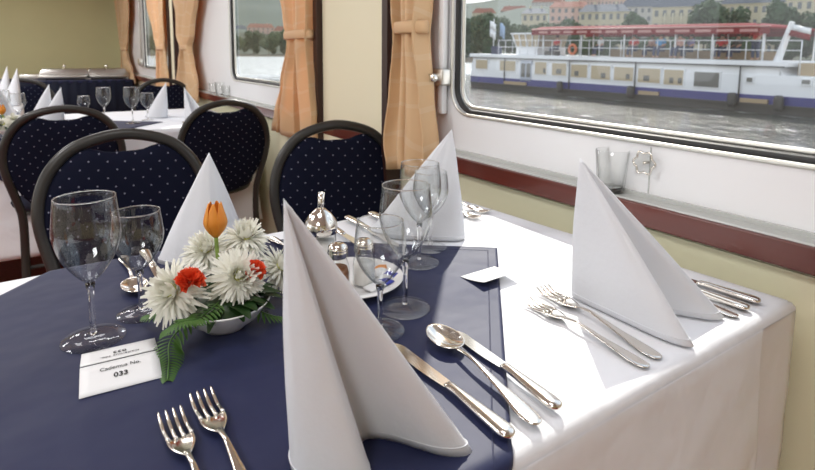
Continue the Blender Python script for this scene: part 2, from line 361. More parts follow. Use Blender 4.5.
# ------------------------------------------------------------------ curtains
def curtain(x, prof, tie, label, seed=0, nf=5, top=2.16):
    """prof: list of (z, ymin, ymax), amplitude follows width"""
    t = thing('curtain', label, 'curtain', (x, sum(prof[-1][1:])/2, prof[-1][0]), group=None)
    prof = sorted(prof); zs = [p[0] for p in prof]
    def lim(z):
        for (z0, a0, b0), (z1, a1, b1) in zip(prof, prof[1:]):
            if z <= z1:
                k = max(0, (z-z0)/(z1-z0)); k = k*k*(3-2*k); return a0+(a1-a0)*k, b0+(b1-b0)*k
        return prof[-1][1:]
    z0, z1 = zs[0], top
    ox, oy, oz = t.location
    bm = BM()
    def f(u, v):
        z = z0+(z1-z0)*v; a, b = lim(z); w = b-a
        y = a+w*u + .012*math.sin(u*17+seed)*w/.2
        amp = .016+.012*min(1, .16/w)
        xx = x + amp*math.sin(u*PI*2*nf+seed+1.2*math.sin(v*5+seed)) + .012*noise.noise(Vector((u*3, z*3, seed)))
        zz = z + (.010*math.sin(u*PI*2*nf*.5+seed) if v < .01 else 0)
        return (xx-ox, y-oy, zz-oz)
    grid(bm, nf*14, 60, f)
    d = obj('drape', bm, M['curtain'], t); solid(d, .003)
    a, b = lim(tie)
    bm = BM(); loop = [Vector((x + .031*math.cos(q) - ox, (a+b)/2 + ((b-a)/2+.001)*math.sin(q)-oy, tie-oz)) for q in [2*PI*i/24 for i in range(24)]]
    tube(bm, loop, .019, n=8, closed=True, flat=(.25, 1)); obj('tieback', bm, M['curtain'], t)
    return t
T = TZ
curtain(.925, [(T+.015, 1.25, 1.495), (T+.10, 1.235, 1.52), (T+.26, 1.26, 1.49), (T+.44, 1.295, 1.445), (T+.52, 1.285, 1.455), (T+.9, 1.22, 1.50), (2.2, 1.20, 1.50)], T+.455, 'tied apricot curtain nearest the camera, right of the cream wall panel', 1.0, 4)
curtain(.925, [(T+.0, 2.03, 2.60), (T+.08, 2.04, 2.57), (T+.25, 2.07, 2.48), (T+.42, 2.10, 2.37), (T+.53, 2.09, 2.41), (T+.9, 2.07, 2.6), (2.2, 2.05, 2.7)], T+.455, 'tied apricot curtain on the left edge of the cream wall panel, at the middle window', 2.2, 5)
curtain(.925, [(T+.02, 4.12, 4.98), (T+.15, 4.15, 4.92), (T+.30, 4.25, 4.78), (T+.41, 4.32, 4.64), (T+.52, 4.22, 4.80), (T+.9, 3.95, 4.9), (2.2, 3.9, 4.9)], T+.415, 'tied apricot curtain left of the middle window, bunched low', 3.1, 5)
curtain(.925, [(T+.02, 5.25, 5.90), (T+.15, 5.27, 5.88), (T+.30, 5.32, 5.80), (T+.41, 5.35, 5.72), (T+.52, 5.32, 5.85), (T+.9, 5.3, 6.1), (2.2, 5.3, 6.2)], T+.415, 'sunlit orange curtain right of the farthest window', 4.0, 5)
curtain(.925, [(T+.0, 7.30, 8.75), (T+.15, 7.60, 8.72), (T+.30, 7.95, 8.65), (T+.41, 8.1, 8.6), (T+.52, 8.0, 8.75), (T+.9, 7.7, 8.95), (2.2, 7.6, 9.0)], T+.415, 'tied apricot curtain in the far corner beside the olive back wall', 5.3, 6)
# ------------------------------------------------------------------ tables and cloths
def table(x0, x1, y0, y1, label):
    t = thing('dining_table', label, 'table', ((x0+x1)/2, (y0+y1)/2, 0))
    hx, hy = (x1-x0)/2, (y1-y0)/2
    obj('tabletop', rbox(-hx+.01, hx-.01, -hy+.01, hy-.01, T-.035, T-.006, .004), M['table_wood'], t)
    for sx in (-1, 1):
        for sy in (-1, 1):
            bm = BM(); tube(bm, [(sx*(hx-.07), sy*(hy-.07), 0), (sx*(hx-.07), sy*(hy-.07), T-.035)], .022, 12); obj('leg', bm, M['frame'], t)
    return t
def skirt_rows(bm, top_pts, bot_pts, drop, wave, seed, nz=22, R0=0):
    """hanging part: top points on the edge, bottom points where it hangs, drop depth"""
    vs = []
    n = len(top_pts)
    for j in range(nz+1):
        d = drop*j/nz; w = (j/nz)**1.25; row = []
        for i in range(n):
            a, b = Vector(top_pts[i]), Vector(bot_pts[i]); p = a.lerp(b, w)
            tang = Vector(bot_pts[min(i+1, n-1)])-Vector(bot_pts[max(i-1, 0)]); tang.normalize() if tang.length else None
            nr = Vector((tang.y, -tang.x))
            q = wave*w*(noise.noise(Vector((i*.09+seed, d*1.5, 0)))*1.6 + .35*noise.noise(Vector((i*.35, d*14, seed))))
            p = p+nr*q
            row.append(bm.verts.new((p.x, p.y, min(T-.001, T-d)-(R0 if j == 0 else 0))))
        vs.append(row)
    for r, s in zip(vs, vs[1:]):
        for i in range(n-1): bm.faces.new((r[i], r[i+1], s[i+1], s[i]))
    return vs
def resample(path, step=.02):
    out = []
    for a, b in zip(path, path[1:]):
        a, b = Vector(a), Vector(b); k = max(1, int((b-a).length/step))
        out += [a.lerp(b, i/k) for i in range(k)]
    return out+[Vector(path[-1])]
# near table
X0, X1, Y0, Y1 = -.55, .915, .331, 1.085
table(X0, X1, Y0+.004, Y1-.004, 'near dining table under a white cloth by the large window')
bm = BM()
XR = lambda y: .955 - (y-.33)*.080            # window side edge
R = .016
def top(u, v):
    dn = lambda k: k if not (k < .06 or k > .94) else (.06*(k/.06)**1.9 if k < .06 else 1-.06*((1-k)/.06)**1.9)      # rows crowd together at the rounded edge
    v = dn(v); u = dn(u); y = Y0+(Y1-Y0)*v; xr = XR(y); x = X0+(xr-X0)*u
    z = T + .0006*noise.noise(Vector((x*5, y*5, 0)))
    e = min(x-X0, xr-x, y-Y0, Y1-y)
    if e < R: z -= R*(1-math.sqrt(max(0, 1-(1-e/R)**2)))
    if e < 1e-6: z = T-R
    return (x, y, z)
grid(bm, 160, 110, top)
# front and sides hang; at the window corner the front panel ends in a hem and a fold runs back behind it
hx = .838
front_t = [(X0, Y0), (hx-.004, Y0)]
ft = resample(front_t, .025)
tp = [Vector((p.x, p.y)) for p in ft] + [Vector((hx, Y0)), Vector((hx+.004, Y0)), Vector((hx+.014, Y0)), Vector((hx+.04, Y0)), Vector((hx+.07, Y0)), Vector((hx+.095, Y0)), Vector((XR(Y0)-.004, Y0)), Vector((XR(Y0), Y0+.02)), Vector((XR(.40), .40)), Vector((XR(.47), .47))]
bt = [Vector((p.x-.02*max(0, (p.x-.6)/.24), p.y-.035)) for p in ft] + [Vector((hx-.020, Y0-.032)), Vector((hx-.017, Y0-.010)), Vector((hx-.004, Y0+.062)), Vector((hx+.04, Y0+.075)), Vector((hx+.085, Y0+.030)), Vector((hx+.125, Y0+.008)), Vector((.984, Y0+.012)), Vector((.985, Y0+.05)), Vector((.984, .42)), Vector((.975, .48))]
side = resample([(XR(.49), .49), (XR(Y1), Y1)], .03); tp += side; bt += [Vector((p.x+.012, p.y)) for p in side]
far = resample([(XR(Y1)-.02, Y1), (X0, Y1)], .03); tp += far; bt += [Vector((p.x, p.y+.02)) for p in far]
left = resample([(X0, Y1-.02), (X0, Y0)], .03); tp += left; bt += [Vector((p.x-.02, p.y)) for p in left]
rows = skirt_rows(bm, tp, bt, .42, .030, 3.0, nz=24)
for v in rows[0]: v.co.z = T-R
cl = obj('tablecloth', bm, M['cloth']); tag(cl, 'white cloth on the nearest table, hanging over its front edge', 'tablecloth'); solid(cl, .0012, -1).modifiers[0].use_rim = False
# navy diagonal overlay, drapes over both long edges
bm = BM()
A = Vector((0.71, 0.745)); U = Vector((-0.7763, 0.6303)).normalized(); V = Vector((-0.6638, -0.7479)).normalized()
LU, LV = .76, .80
def fold(p):
    x, y = p; z = T+.0022+.0011*(1+noise.noise(Vector((x*7, y*7, 3))))
    r = .012
    if y < Y0+r:
        d = (Y0+r-y)
        if d < r*1.57: a = d/r; y = Y0+r-(r+.003)*math.sin(a); z = T-r+(r+.003)*math.cos(a)
        else: z = T-r-(d-r*1.57); y = Y0-.004-.06*min(1, (d-r*1.57)/.4)-.01*noise.noise(Vector((x*9, 0, d*4)))*min(1, d*8)
    elif y > Y1-r:
        d = y-Y1+r
        if d < r*1.57: a = d/r; y = Y1-r+(r+.003)*math.sin(a); z = T-r+(r+.003)*math.cos(a)
        else: z = T-r-(d-r*1.57); y = Y1+.004+.03*min(1, (d-r*1.57)/.3)
    return (x, y, z)
grid(bm, 150, 160, lambda u, v: fold(A+U*LU*u+V*LV*v))
ov = obj('table_overlay', bm, M['navy']); tag(ov, 'navy blue square cloth laid diagonally over the nearest white tablecloth', 'table cloth')
solid(ov, .0008, 1)
bm = BM()      # stitched hem along the overlay border
for off in (.018,):
    for P0, D, Ln in ((A+U*off+V*off, V, LV-2*off), (A+U*off+V*off, U, LU-2*off)):
        pts = [Vector(fold(P0+D*Ln*i/120))+Vector((0, 0, .0009)) for i in range(121)]
        tube(bm, pts, .0009, n=5, flat=(1, .5))
hm = obj('hem', bm, M['navy'], ov)
# next table
def simple_cloth(x0, x1, y0, y1, drop, label, seed, name='tablecloth', mat=None):
    bm = BM(); grid(bm, 30, 16, lambda u, v: (x0+(x1-x0)*u, y0+(y1-y0)*v, T))
    per = resample([(x0, y0), (x1, y0)], .03)+resample([(x1, y0+.03), (x1, y1)], .03)+resample([(x1-.03, y1), (x0, y1)], .03)+resample([(x0, y1-.03), (x0, y0)], .03)
    cx, cy = (x0+x1)/2, (y0+y1)/2
    def out(p):
        dx = (-1 if p.x <= x0+1e-4 else 1 if p.x >= x1-1e-4 else 0); dy = (-1 if p.y <= y0+1e-4 else 1 if p.y >= y1-1e-4 else 0)
        return Vector((p.x+.03*dx, p.y+.03*dy))
    r = skirt_rows(bm, per, [out(p) for p in per], drop, .03, seed)
    o = obj(name, bm, mat or M['cloth']); tag(o, label, 'tablecloth'); solid(o, .0015); return o
TX0, TX1, TY0, TY1 = -.75, .90, 2.86, 3.86
table(TX0, TX1, TY0, TY1, 'second dining table behind the two dark chair backs')
simple_cloth(TX0, TX1, TY0, TY1, .52, 'white cloth on the second table, behind the dark chair backs', 9.0)
bm = BM(); A2 = Vector((.52, 3.15)); 
def fold2(p):
    x, y = p
    if y > TY1: return (x, TY1+.012, T-(y-TY1)*.9)
    if y < TY0: return (x, TY0-.012-(TY0-y)*.06, T-(TY0-y))
    return (x, y, T+.003)
grid(bm, 50, 50, lambda u, v: fold2(A2+U*.95*u+V*.80*v))
tag(solid(obj('table_overlay', bm, M['navy']), .001, 1), 'navy cloth laid diagonally on the second table', 'table cloth')
table(-1.35, -.14, 4.25, 4.85, 'third dining table at the left picture edge, in front of the buffet')
simple_cloth(-1.35, -.14, 4.25, 4.85, .5, 'white cloth on the third table at the left picture edge', 13.0)
# buffet against the back wall
BX0, BX1, BY0, BY1, BZ = -1.5, .93, 7.55, 8.4, T+.035
t = thing('buffet_table', 'long buffet table under a dark navy skirt at the back wall', 'table', ((BX0+BX1)/2, (BY0+BY1)/2, 0))
hx2, hy2 = (BX1-BX0)/2, (BY1-BY0)/2
obj('tabletop', rbox(-hx2, hx2, -hy2, hy2, BZ-.03, BZ, .004), M['navy'], t)
bm = BM(); per = resample([(-hx2, hy2), (-hx2, -hy2), (hx2, -hy2), (hx2, hy2)], .02); vs = []
for j in range(2):
    vs.append([bm.verts.new((p.x*(1+.006*math.sin(i*1.3)), p.y-.010*math.sin(i*1.25)*(1 if j else .4), (BZ-.004, .02)[j])) for i, p in enumerate(per)])
for i in range(len(per)-1): bm.faces.new((vs[0][i], vs[0][i+1], vs[1][i+1], vs[1][i]))
solid(obj('skirt', bm, M['skirt'], t), .002)
for sx in (-1, 1):
    for sy in (-1, 1):
        bm = BM(); tube(bm, [(sx*(hx2-.1), sy*(hy2-.1), 0), (sx*(hx2-.1), sy*(hy2-.1), BZ-.03)], .02, 10); obj('leg', bm, M['frame'], t)
def chafing(loc, label, w=.33, gold=False):
    t = thing('chafing_dish', label, 'serving dish', loc, group='chafing dishes on the buffet')
    h = w/2; d = .17
    obj('pan', rbox(-h, h, -d, d, .02, .06, .008), M['dull_steel'], t)
    for sx in (-1, 1): obj('foot', rbox(sx*(h-.02)-.015, sx*(h-.02)+.015, -d+.01, d-.01, 0, .02, .003), M['dull_steel'], t)
    bm = BM(); hexa(bm, [(-h, -d, .062), (h, -d, .062), (h, d, .062), (-h, d, .062), (-h+.04, -d+.04, .135), (h-.04, -d+.04, .135), (h-.04, d-.04, .135), (-h+.04, d-.04, .135)]); bevel(bm, .010, 3)
    obj('lid', bm, M['dull_steel'], t)
    bm = BM(); lathe(bm, [(0, .134), (.008, .134), (.008, .152), (.02, .158), (.02, .176), (0, .182)], 14); obj('knob', bm, M['steel'], t)
    return t
b = BZ
def chpos(px, Y): p = ony(px, 80, Y); return (p.x, Y, b)
chafing(chpos(65, 7.9), 'silver chafing dish with a knob lid, left of the pair on the buffet', .54)
chafing(chpos(107, 7.9), 'chafing dish with a golden glow, right of the pair on the buffet', .48)
t = thing('serving_tray', 'low dark serving tray at the left end of the buffet', 'tray', chpos(33, 7.9))
obj('tray', rbox(-.13, .13, -.16, .16, .0, .07, .01), M['dull_steel'], t)
for sx in (-1, 1):
    bm = BM(); tube(bm, [(sx*.125, -.05, .05), (sx*.15, -.05, .055), (sx*.15, .05, .055), (sx*.125, .05, .05)], .004, 6); obj('handle', bm, M['dull_steel'], t)
# ------------------------------------------------------------------ chairs
HW = .205
def outline(k, n=64):
    """closed outline of the pad in x,z ; k scales about the centre (0,.655)"""
    pts = []
    for i in range(n):
        a = 2*PI*i/n - PI/2
        c, s = math.cos(a), math.sin(a)
        x = .196*math.copysign(abs(c)**.86, c)
        z = .195*s if s > 0 else .215*s
        if s > 0:
            z = .204*math.copysign(abs(s)**.92, s) - .032*math.exp(-(x/.072)**4)        # dip under the hand hole
        else: x *= 1-.10*abs(s)
        pts.append((x*k, .650+z*k))
    return pts
def make_chair(label):
    t = thing('banquet_chair', label, 'chair')
    back = lambda x, z: Vector((x, (z-.46)*-.12 + .0, z))      # leans away from the sitter (sitter faces +Y)
    # pad: two bulged sides
    bm = BM(); ks = [1.0, .985, .95, .85, .65, .4, .2]
    n = 64; shells = []
    for sgn in (1, -1):
        rings = []
        for k in ks:
            th = .020*math.sqrt(max(0, 1-k**6))*sgn
            ring = []
            for x, z in outline(k, n):
                p = back(x, z); p.y += th + .0; ring.append(bm.verts.new(p))
            rings.append(ring)
        for a, b2 in zip(rings, rings[1:]):
            for i in range(n): bm.faces.new((a[i], a[(i+1) % n], b2[(i+1) % n], b2[i]))
        bm.faces.new(rings[-1]); shells.append(rings[0])
    bmesh.ops.remove_doubles(bm, verts=bm.verts[:], dist=1e-5)
    bmesh.ops.recalc_face_normals(bm, faces=bm.faces[:])
    obj('backrest', bm, M['fabric'], t)
    # frame: one bent tube, up over the top and down into the rear legs
    bm = BM()
    half = [(.165, -.04, 0), (.160, .015, .25), (.158, .01, .42), (.172, 0, .50), (.196, -.02, .60), (.205, -.027, .675), (.192, -.036, .745), (.160, -.043, .802), (.105, -.050, .845), (0, -.054, .868)]
    pts = half + [(-x, y, z) for x, y, z in half[::-1][1:]]
    tube(bm, catmull(pts, 5), .0125, n=10, flat=(1.0, 1.25)); obj('frame', bm, M['frame'], t)
    # seat
    bm = BM(); lathe(bm, [(0, .435), (.19, .435), (.208, .445), (.214, .462), (.205, .480), (.17, .492), (0, .498)], 36)
    for v in bm.verts: v.co.y = v.co.y*.98+.215
    obj('seat', bm, M['seat'], t)
    bm = BM(); loop = [(math.cos(a)*.19, .215+math.sin(a)*.185, .428) for a in [2*PI*i/28 for i in range(28)]]; tube(bm, loop, .011, 8, closed=True); obj('seat_frame', bm, M['frame'], t)
    for s in (-1, 1):
        bm = BM(); tube(bm, catmull([(s*.16, .36, .43), (s*.175, .385, .2), (s*.19, .41, 0)], 4), .011, 8); obj('leg', bm, M['frame'], t)
    bm = BM(); tube(bm, [(-.16, .012, .22), (.16, .012, .22)], .008, 8); obj('stretcher', bm, M['frame'], t)
    return t
ch = make_chair('navy dotted banquet chair across the nearest table, directly left of the curtain by the pillar')
sc_h = 1.0
def place(o, x, y, rz, s): o.location = (x, y, 0); o.rotation_euler = (0, 0, rz); o.scale = (s, s, s)
place(ch, .78, 1.545, PI-.12, 1.03)
G = 'round backed banquet chairs'
ch['group'] = G
defs = [(.175, 1.665, PI-.03, 1.03, 'banquet chair with navy dotted round back behind the left wine glass and napkin'),
        (.70, 2.64, .10, 1.03, 'dark chair back between the two nearer spotted chairs, belonging to the second table'),
        (.055, 2.67, -.02, 1.03, 'dark round chair back at the left, its hand hole framing white napkins'),
        (-.155, 4.97, PI, 1.05, 'far navy chair behind the paired napkins at the left, before the buffet'),
        (.77, 4.55, PI, 1.05, 'far navy chair behind the two napkins right of the second table glasses')]
for x, y, rz, s, lb in defs:
    o = dup(ch, label=lb, group=G); place(o, x, y, rz, s)
# ------------------------------------------------------------------ napkins
def napkin(apex, loop, label, sub=7, thick=.0022, group=None, bulge=.05, name='folded_napkin'):
    """a cone folded napkin: base outline on the table, ruled to the apex, with lobes that run out towards the top"""
    ap = Vector(apex); base = catmull([Vector((x, y, 0)) for x, y in loop], sub, closed=True)
    cen = sum(base, Vector())/len(base)
    t0 = Vector((cen.x, cen.y, T+.004))
    bm = BM(); rows = []; nr = 26
    for j in range(nr+1):
        v = j/nr; row = []
        for i, p in enumerate(base):
            b0 = Vector((p.x, p.y, T+.004))
            q = b0.lerp(ap, v)
            # a little outward swell and softened creases
            rad = Vector((p.x-cen.x, p.y-cen.y, 0)); q += rad*(bulge*math.sin(PI*v)*.6)
            q += Vector((noise.noise(Vector((i*.25, v*2, ap.x*5))), noise.noise(Vector((i*.25, v*2, ap.y*5+9))), 0))*.0025*math.sin(PI*v)
            if v > .985: q = ap + (q-ap)*.9
            row.append(bm.verts.new(q-t0))
        rows.append(row)
    n = len(base)
    for a, b2 in zip(rows, rows[1:]):
        for i in range(n): bm.faces.new((a[i], a[(i+1) % n], b2[(i+1) % n], b2[i]))
    bmesh.ops.remove_doubles(bm, verts=bm.verts[:], dist=.0004)
    bmesh.ops.recalc_face_normals(bm, faces=bm.faces[:])
    o = obj(name, bm, M['napkin'], loc=t0); solid(o, thick, -1)
    # stitched hem near the base
    bm = BM(); hem = []
    for i, p in enumerate(base):
        q = Vector((p.x, p.y, T+.004)).lerp(ap, .035); rad = Vector((p.x-cen.x, p.y-cen.y, 0)); hem.append(q+rad*(bulge*math.sin(PI*.035)*.6)+rad.normalized()*.0006-t0)
    tube(bm, hem, .0007, 5, closed=True); obj('hem', bm, M['napkin'], o)
    return tag(o, label, 'napkin', group)
GN = 'cone folded napkins'
napkin((0.163, 0.432, T+0.253), [(0.163, 0.425), (0.172, 0.393), (0.199, 0.369), (0.220, 0.379), (0.232, 0.421), (0.255, 0.412), (0.287, 0.367), (0.310, 0.354), (0.314, 0.369), (0.283, 0.433), (0.228, 0.466), (0.179, 0.451)], 'largest white cone folded napkin, nearest the camera', sub=6, group=GN)
napkin((0.661, 0.522, T+0.223), [(0.661, 0.522), (0.658, 0.455), (0.658, 0.376), (0.670, 0.344), (0.685, 0.352), (0.711, 0.414), (0.730, 0.416), (0.765, 0.369), (0.786, 0.360), (0.794, 0.372), (0.778, 0.446), (0.727, 0.520), (0.685, 0.532)], 'tall white folded napkin at the window side, forks at its left', group=GN)
napkin((0.688, 0.864, T+0.224), [(0.699, 0.861), (0.697, 0.826), (0.669, 0.820), (0.621, 0.855), (0.584, 0.885), (0.552, 0.927), (0.546, 0.959), (0.590, 0.978), (0.656, 0.999), (0.702, 0.968), (0.707, 0.902)], 'white folded napkin behind the pair of wine glasses by the apricot curtain', group=GN)
napkin((0.239, 1.000, T+0.197), [(0.279, 0.970), (0.243, 0.952), (0.203, 0.955), (0.159, 0.995), (0.148, 1.023), (0.170, 1.035), (0.231, 1.037), (0.292, 1.041), (0.312, 1.021), (0.299, 0.988)], 'white folded napkin standing behind the orange tulip', group=GN)
NK = [(.0, .0), (-.01, -.07), (.012, -.16), (.03, -.13), (.055, -.07), (.10, -.13), (.125, -.12), (.11, -.04), (.07, .005), (.03, .015)]
def far_napkin(px, py, Y, h, flip, label):
    p = ony(px, py, Y)          # apex in the picture gives x,z
    s = 1 if not flip else -1
    napkin((p.x, Y, p.z), [(p.x+s*x*.85, Y+s*y*.85) for x, y in NK], label, sub=4, group=GN)
far_napkin(49, 84, 3.52, .2, True, 'left napkin of the close pair above the left dark chair back')
far_napkin(61, 87, 3.42, .2, True, 'right napkin of the close pair above the left dark chair back')
far_napkin(166, 82, 3.35, .2, True, 'tall white napkin right of the second table wine glasses')
far_napkin(184, 87, 3.12, .2, False, 'white napkin just above the middle dark chair back, rightmost on the second table')
far_napkin(7, 66, 4.70, .2, True, 'white napkin at the left picture edge against the olive wall')
far_napkin(17, 68, 4.60, .2, True, 'second white napkin from the left picture edge against the olive wall')
far_napkin(-3, 84, 3.2, .2, False, 'white napkin cut by the left picture edge behind the amber lit glass')
# ------------------------------------------------------------------ glasses
def make_wineglass(H, r, label, sh=.42, foot=None):
    t = thing('wine_glass', label, 'wine glass', group='stemmed wine glasses')
    fr = foot or r*1.0
    zb = H*sh; hb = H-zb
    prof = []
    for i in range(15):
        v = i/14
        rr = r*math.sin(min(1, v*1.50+.02)*PI/2)**.74
        rr *= 1-.12*max(0, v-.55)**1.2/.45**1.2
        prof.append((max(.0035, rr), zb+hb*v))
    inner = [(max(.001, a-.0011), z+(.003 if i == 0 else 0)) for i, (a, z) in enumerate(prof)]
    bm = BM(); lathe(bm, [(0, zb+.003)]+inner+[(prof[-1][0]-.0004, H+.0006)]+prof[::-1]+[(0, zb)], 48); bw_ = obj('bowl', bm, M['wine'], t)
    bm = BM(); rr_ = prof[-1][0]-.0006; tube(bm, [(rr_*math.cos(q), rr_*math.sin(q), H) for q in [2*PI*i/48 for i in range(48)]], .0008, 6, closed=True); obj('rim', bm, M['stem'], bw_)
    bm = BM(); lathe(bm, [(0, .006), (.0044, .0065), (.0036, .014), (.0034, zb*.55), (.0038, zb*.85), (.0058, zb-.0005), (0, zb-.0004)], 24); obj('stem', bm, M['stem'], t)
    bm = BM(); lathe(bm, [(0, 0), (fr-.001, 0), (fr, .001), (fr-.001, .0022), (fr*.6, .0034), (fr*.25, .0048), (.0046, .0062), (0, .0062)], 48); obj('foot', bm, M['footglass'], t)
    return t
big = make_wineglass(.189, .0400, 'large wine glass at the left, foot beside the printed place card', .40, .038)
small = make_wineglass(.150, .0345, 'smaller wine glass between the large left glass and the flowers', .42, .033)
GW = 'stemmed wine glasses'
def gl(o, x, y, first=False, label=None, z=T+.0045, s=1):
    if not first: o = dup(o, label=label, group=GW)
    o.location = (x, y, z); o.scale = (s, s, s); return o
p = onz(94, 342); gl(big, p.x, p.y, True)
p = onz(142, 316); gl(small, p.x, p.y, True)
p = onz(405, 311); gl(big, p.x, p.y, label='large wine glass in the middle of the table, right of the cruet plate', s=.98)
p = onz(380, 334); gl(small, p.x, p.y, label='small wine glass in front of the salt and pepper, beside the nearest napkin', s=1.02)
p = onz(419, 265); gl(big, p.x, p.y, label='large wine glass standing farther back, seen behind the middle glass', s=.96)
p = onz(430, 250); gl(small, p.x, p.y, label='slim wine glass touching the napkin by the curtain', s=1.0)
for px, py, o, lb, s in ((133, 124, big, 'tallest wine glass of the three on the second table', 1.0), (148, 121, small, 'small wine glass next to the tall napkin on the second table', 1.0),
                      (105, 121, big, 'wine glass on the second table, left of its tallest glass', .95), (85, 122, small, 'low wine glass on the second table behind the nearest chair rim', .9),
                      (3, 131, big, 'amber tinted wine glass at the left picture edge', 1.0), (19, 128, small, 'wide glass behind the second flower arrangement', 1.1)):
    p = onz(px, py, T); gl(o, p.x, p.y, label=lb, z=T+.0045, s=s)
# tumblers and glassware on the ledge
def make_tumbler(r, h, label):
    t = thing('tumbler', label, 'glass', group='glasses on the window ledge')
    bm = BM(); lathe(bm, [(0, .012), (r*.72, .012), (r-.0012, h), (r-.0006, h+.0006), (r, h), (r*.80, .004), (r*.76, 0), (0, 0)], 40); obj('wall', bm, M['tumbler'], t)
    bm = BM(); lathe(bm, [(0, .0006), (r*.70, .0006), (r*.72, .004), (r*.70, .0112), (0, .0112)], 32); obj('base', bm, M['stem'], t)
    return t
tm = make_tumbler(.034, .088, 'clear tumbler on the window ledge behind the tall napkin tip')
lz = lambda y: T+raildz(y)+.0025
tm.location = (.978, .690, lz(.665))
o = dup(tm, loc=(.975, 3.72, lz(3.02)), label='left glass jar on the ledge below the middle window'); o = dup(tm, loc=(.975, 3.58, lz(2.9)), label='right glass jar on the ledge below the middle window', scale=.8)
o = dup(tm, loc=(.975, 3.90, lz(3.14)), label='farthest glass jar of the row on the ledge', scale=.85)
# scalloped glass ornament fixed on the white panel
p = onx(644, 163, .985)
bm = BM(); loop = [Vector((0, (.0215+.0028*math.cos(6*a))*math.cos(a), (.0215+.0028*math.cos(6*a))*math.sin(a))) for a in [2*PI*i/60 for i in range(60)]]
t = thing('glass_ornament', 'small scalloped flower shaped glass ornament on the white panel below the window', 'ornament', p)
tube(bm, loop, .0022, 8, closed=True); obj('rim', bm, M['steel'], t)
bm = BM(); vv = [bm.verts.new((.0, v.y, v.z)) for v in loop]; bm.faces.new(vv); solid(obj('disc', bm, M['tumbler'], t, smooth=False), .003)
bm = BM(); tube(bm, [(0, 0, 0), (.014, 0, 0)], .003, 8); obj('hook', bm, M['steel'], t)
# ------------------------------------------------------------------ cutlery (length along local +Y, tip at +Y, origin at middle)
def ribbon(bm, st, nseg=8):
    """st: list of (y, halfwidth, z, halfthick)"""
    st2 = []
    P = catmull([Vector((a, b, c)) for a, b, c, d in st], 4); D = catmull([Vector((d, 0, 0)) for a, b, c, d in st], 4)
    rings = []
    for p, d in zip(P, D):
        y, w, z = p; h = max(.0002, d.x); w = max(.0004, w)
        rings.append([bm.verts.new((w*math.copysign(abs(math.cos(a))**.8, math.cos(a)), y, z+h*math.sin(a))) for a in [2*PI*k/12 for k in range(12)]])
    for a, b2 in zip(rings, rings[1:]):
        for k in range(12): bm.faces.new((a[k], a[(k+1) % 12], b2[(k+1) % 12], b2[k]))
    bm.faces.new(rings[0][::-1]); bm.faces.new(rings[-1])
    bmesh.ops.recalc_face_normals(bm, faces=bm.faces[:])
def fork_head(bm, L, hw=.0125):
    y1 = L/2; yb = y1-.047; yn = y1-.075
    # bowl of the fork
    def f(u, v):
        y = yn+(yb+.004-yn)*v; w = .0032+(hw-.0032)*math.sin(min(1, v*1.25)*PI/2)
        x = (u*2-1)*w; z = .0075-.004*math.sin(v*PI*.5)+.0028*(u*2-1)**2*v - .0005
        return (x, y, z)
    grid(bm, 8, 10, f)
    for k in range(4):
        x = (-1+k*2/3)*(hw-.0016); 
        pts = [(x, yb+.002, .0045+.0018*(x/hw)**2), (x*1.0, yb+.02, .003), (x*1.0, yb+.036, .0045), (x*.99, y1, .0085)]
        tube(bm, catmull(pts, 4), [.0017]*8+[.0014, .0013, .0011, .0008, .0005], 6)
def make_fork(L, label):
    t = thing('fork', label, 'fork', group='table forks')
    bm = BM(); ribbon(bm, [(-L/2, .002, .0016, .001), (-L/2+.004, .0075, .0016, .0013), (-L/2+.02, .0098, .002, .0014), (-L/2+.06, .0058, .0052, .0014), (0, .0030, .0098, .0016), (L/2-.095, .0027, .0105, .0018), (L/2-.078, .0030, .0085, .0014), (L/2-.070, .0040, .0070, .0008)])
    obj('handle', bm, M['steel'], t)
    bm = BM(); fork_head(bm, L); o = obj('head', bm, M['steel'], t); solid(o, .0011)
    return t
def make_spoon(L, label):
    t = thing('spoon', label, 'spoon', group='table spoons')
    bm = BM(); ribbon(bm, [(-L/2, .002, .0016, .001), (-L/2+.004, .0078, .0016, .0013), (-L/2+.022, .0105, .002, .0015), (-L/2+.06, .0058, .0055, .0014), (0, .0030, .0098, .0016), (L/2-.085, .0028, .0095, .0018), (L/2-.066, .0034, .0072, .0014), (L/2-.060, .0042, .0066, .0008)])
    obj('handle', bm, M['steel'], t)
    bm = BM(); cy, a, b2 = L/2-.033, .033, .0205
    rings = []
    for k in [0, .2, .4, .6, .8, .92, 1]:
        rings.append([bm.verts.new((b2*k*math.cos(q)*(1-.12*math.sin(q)), cy+a*k*math.sin(q), .0012+.0078*k**2.2)) for q in [2*PI*i/32 for i in range(32)]] if k else [bm.verts.new((0, cy, .0012))])
    for r0, r1 in zip(rings, rings[1:]):
        for i in range(32):
            j = (i+1) % 32
            if len(r0) == 1: bm.faces.new((r0[0], r1[i], r1[j]))
            else: bm.faces.new((r0[i], r1[i], r1[j], r0[j]))
    o = obj('bowl', bm, M['steel'], t); solid(o, .0012); return t
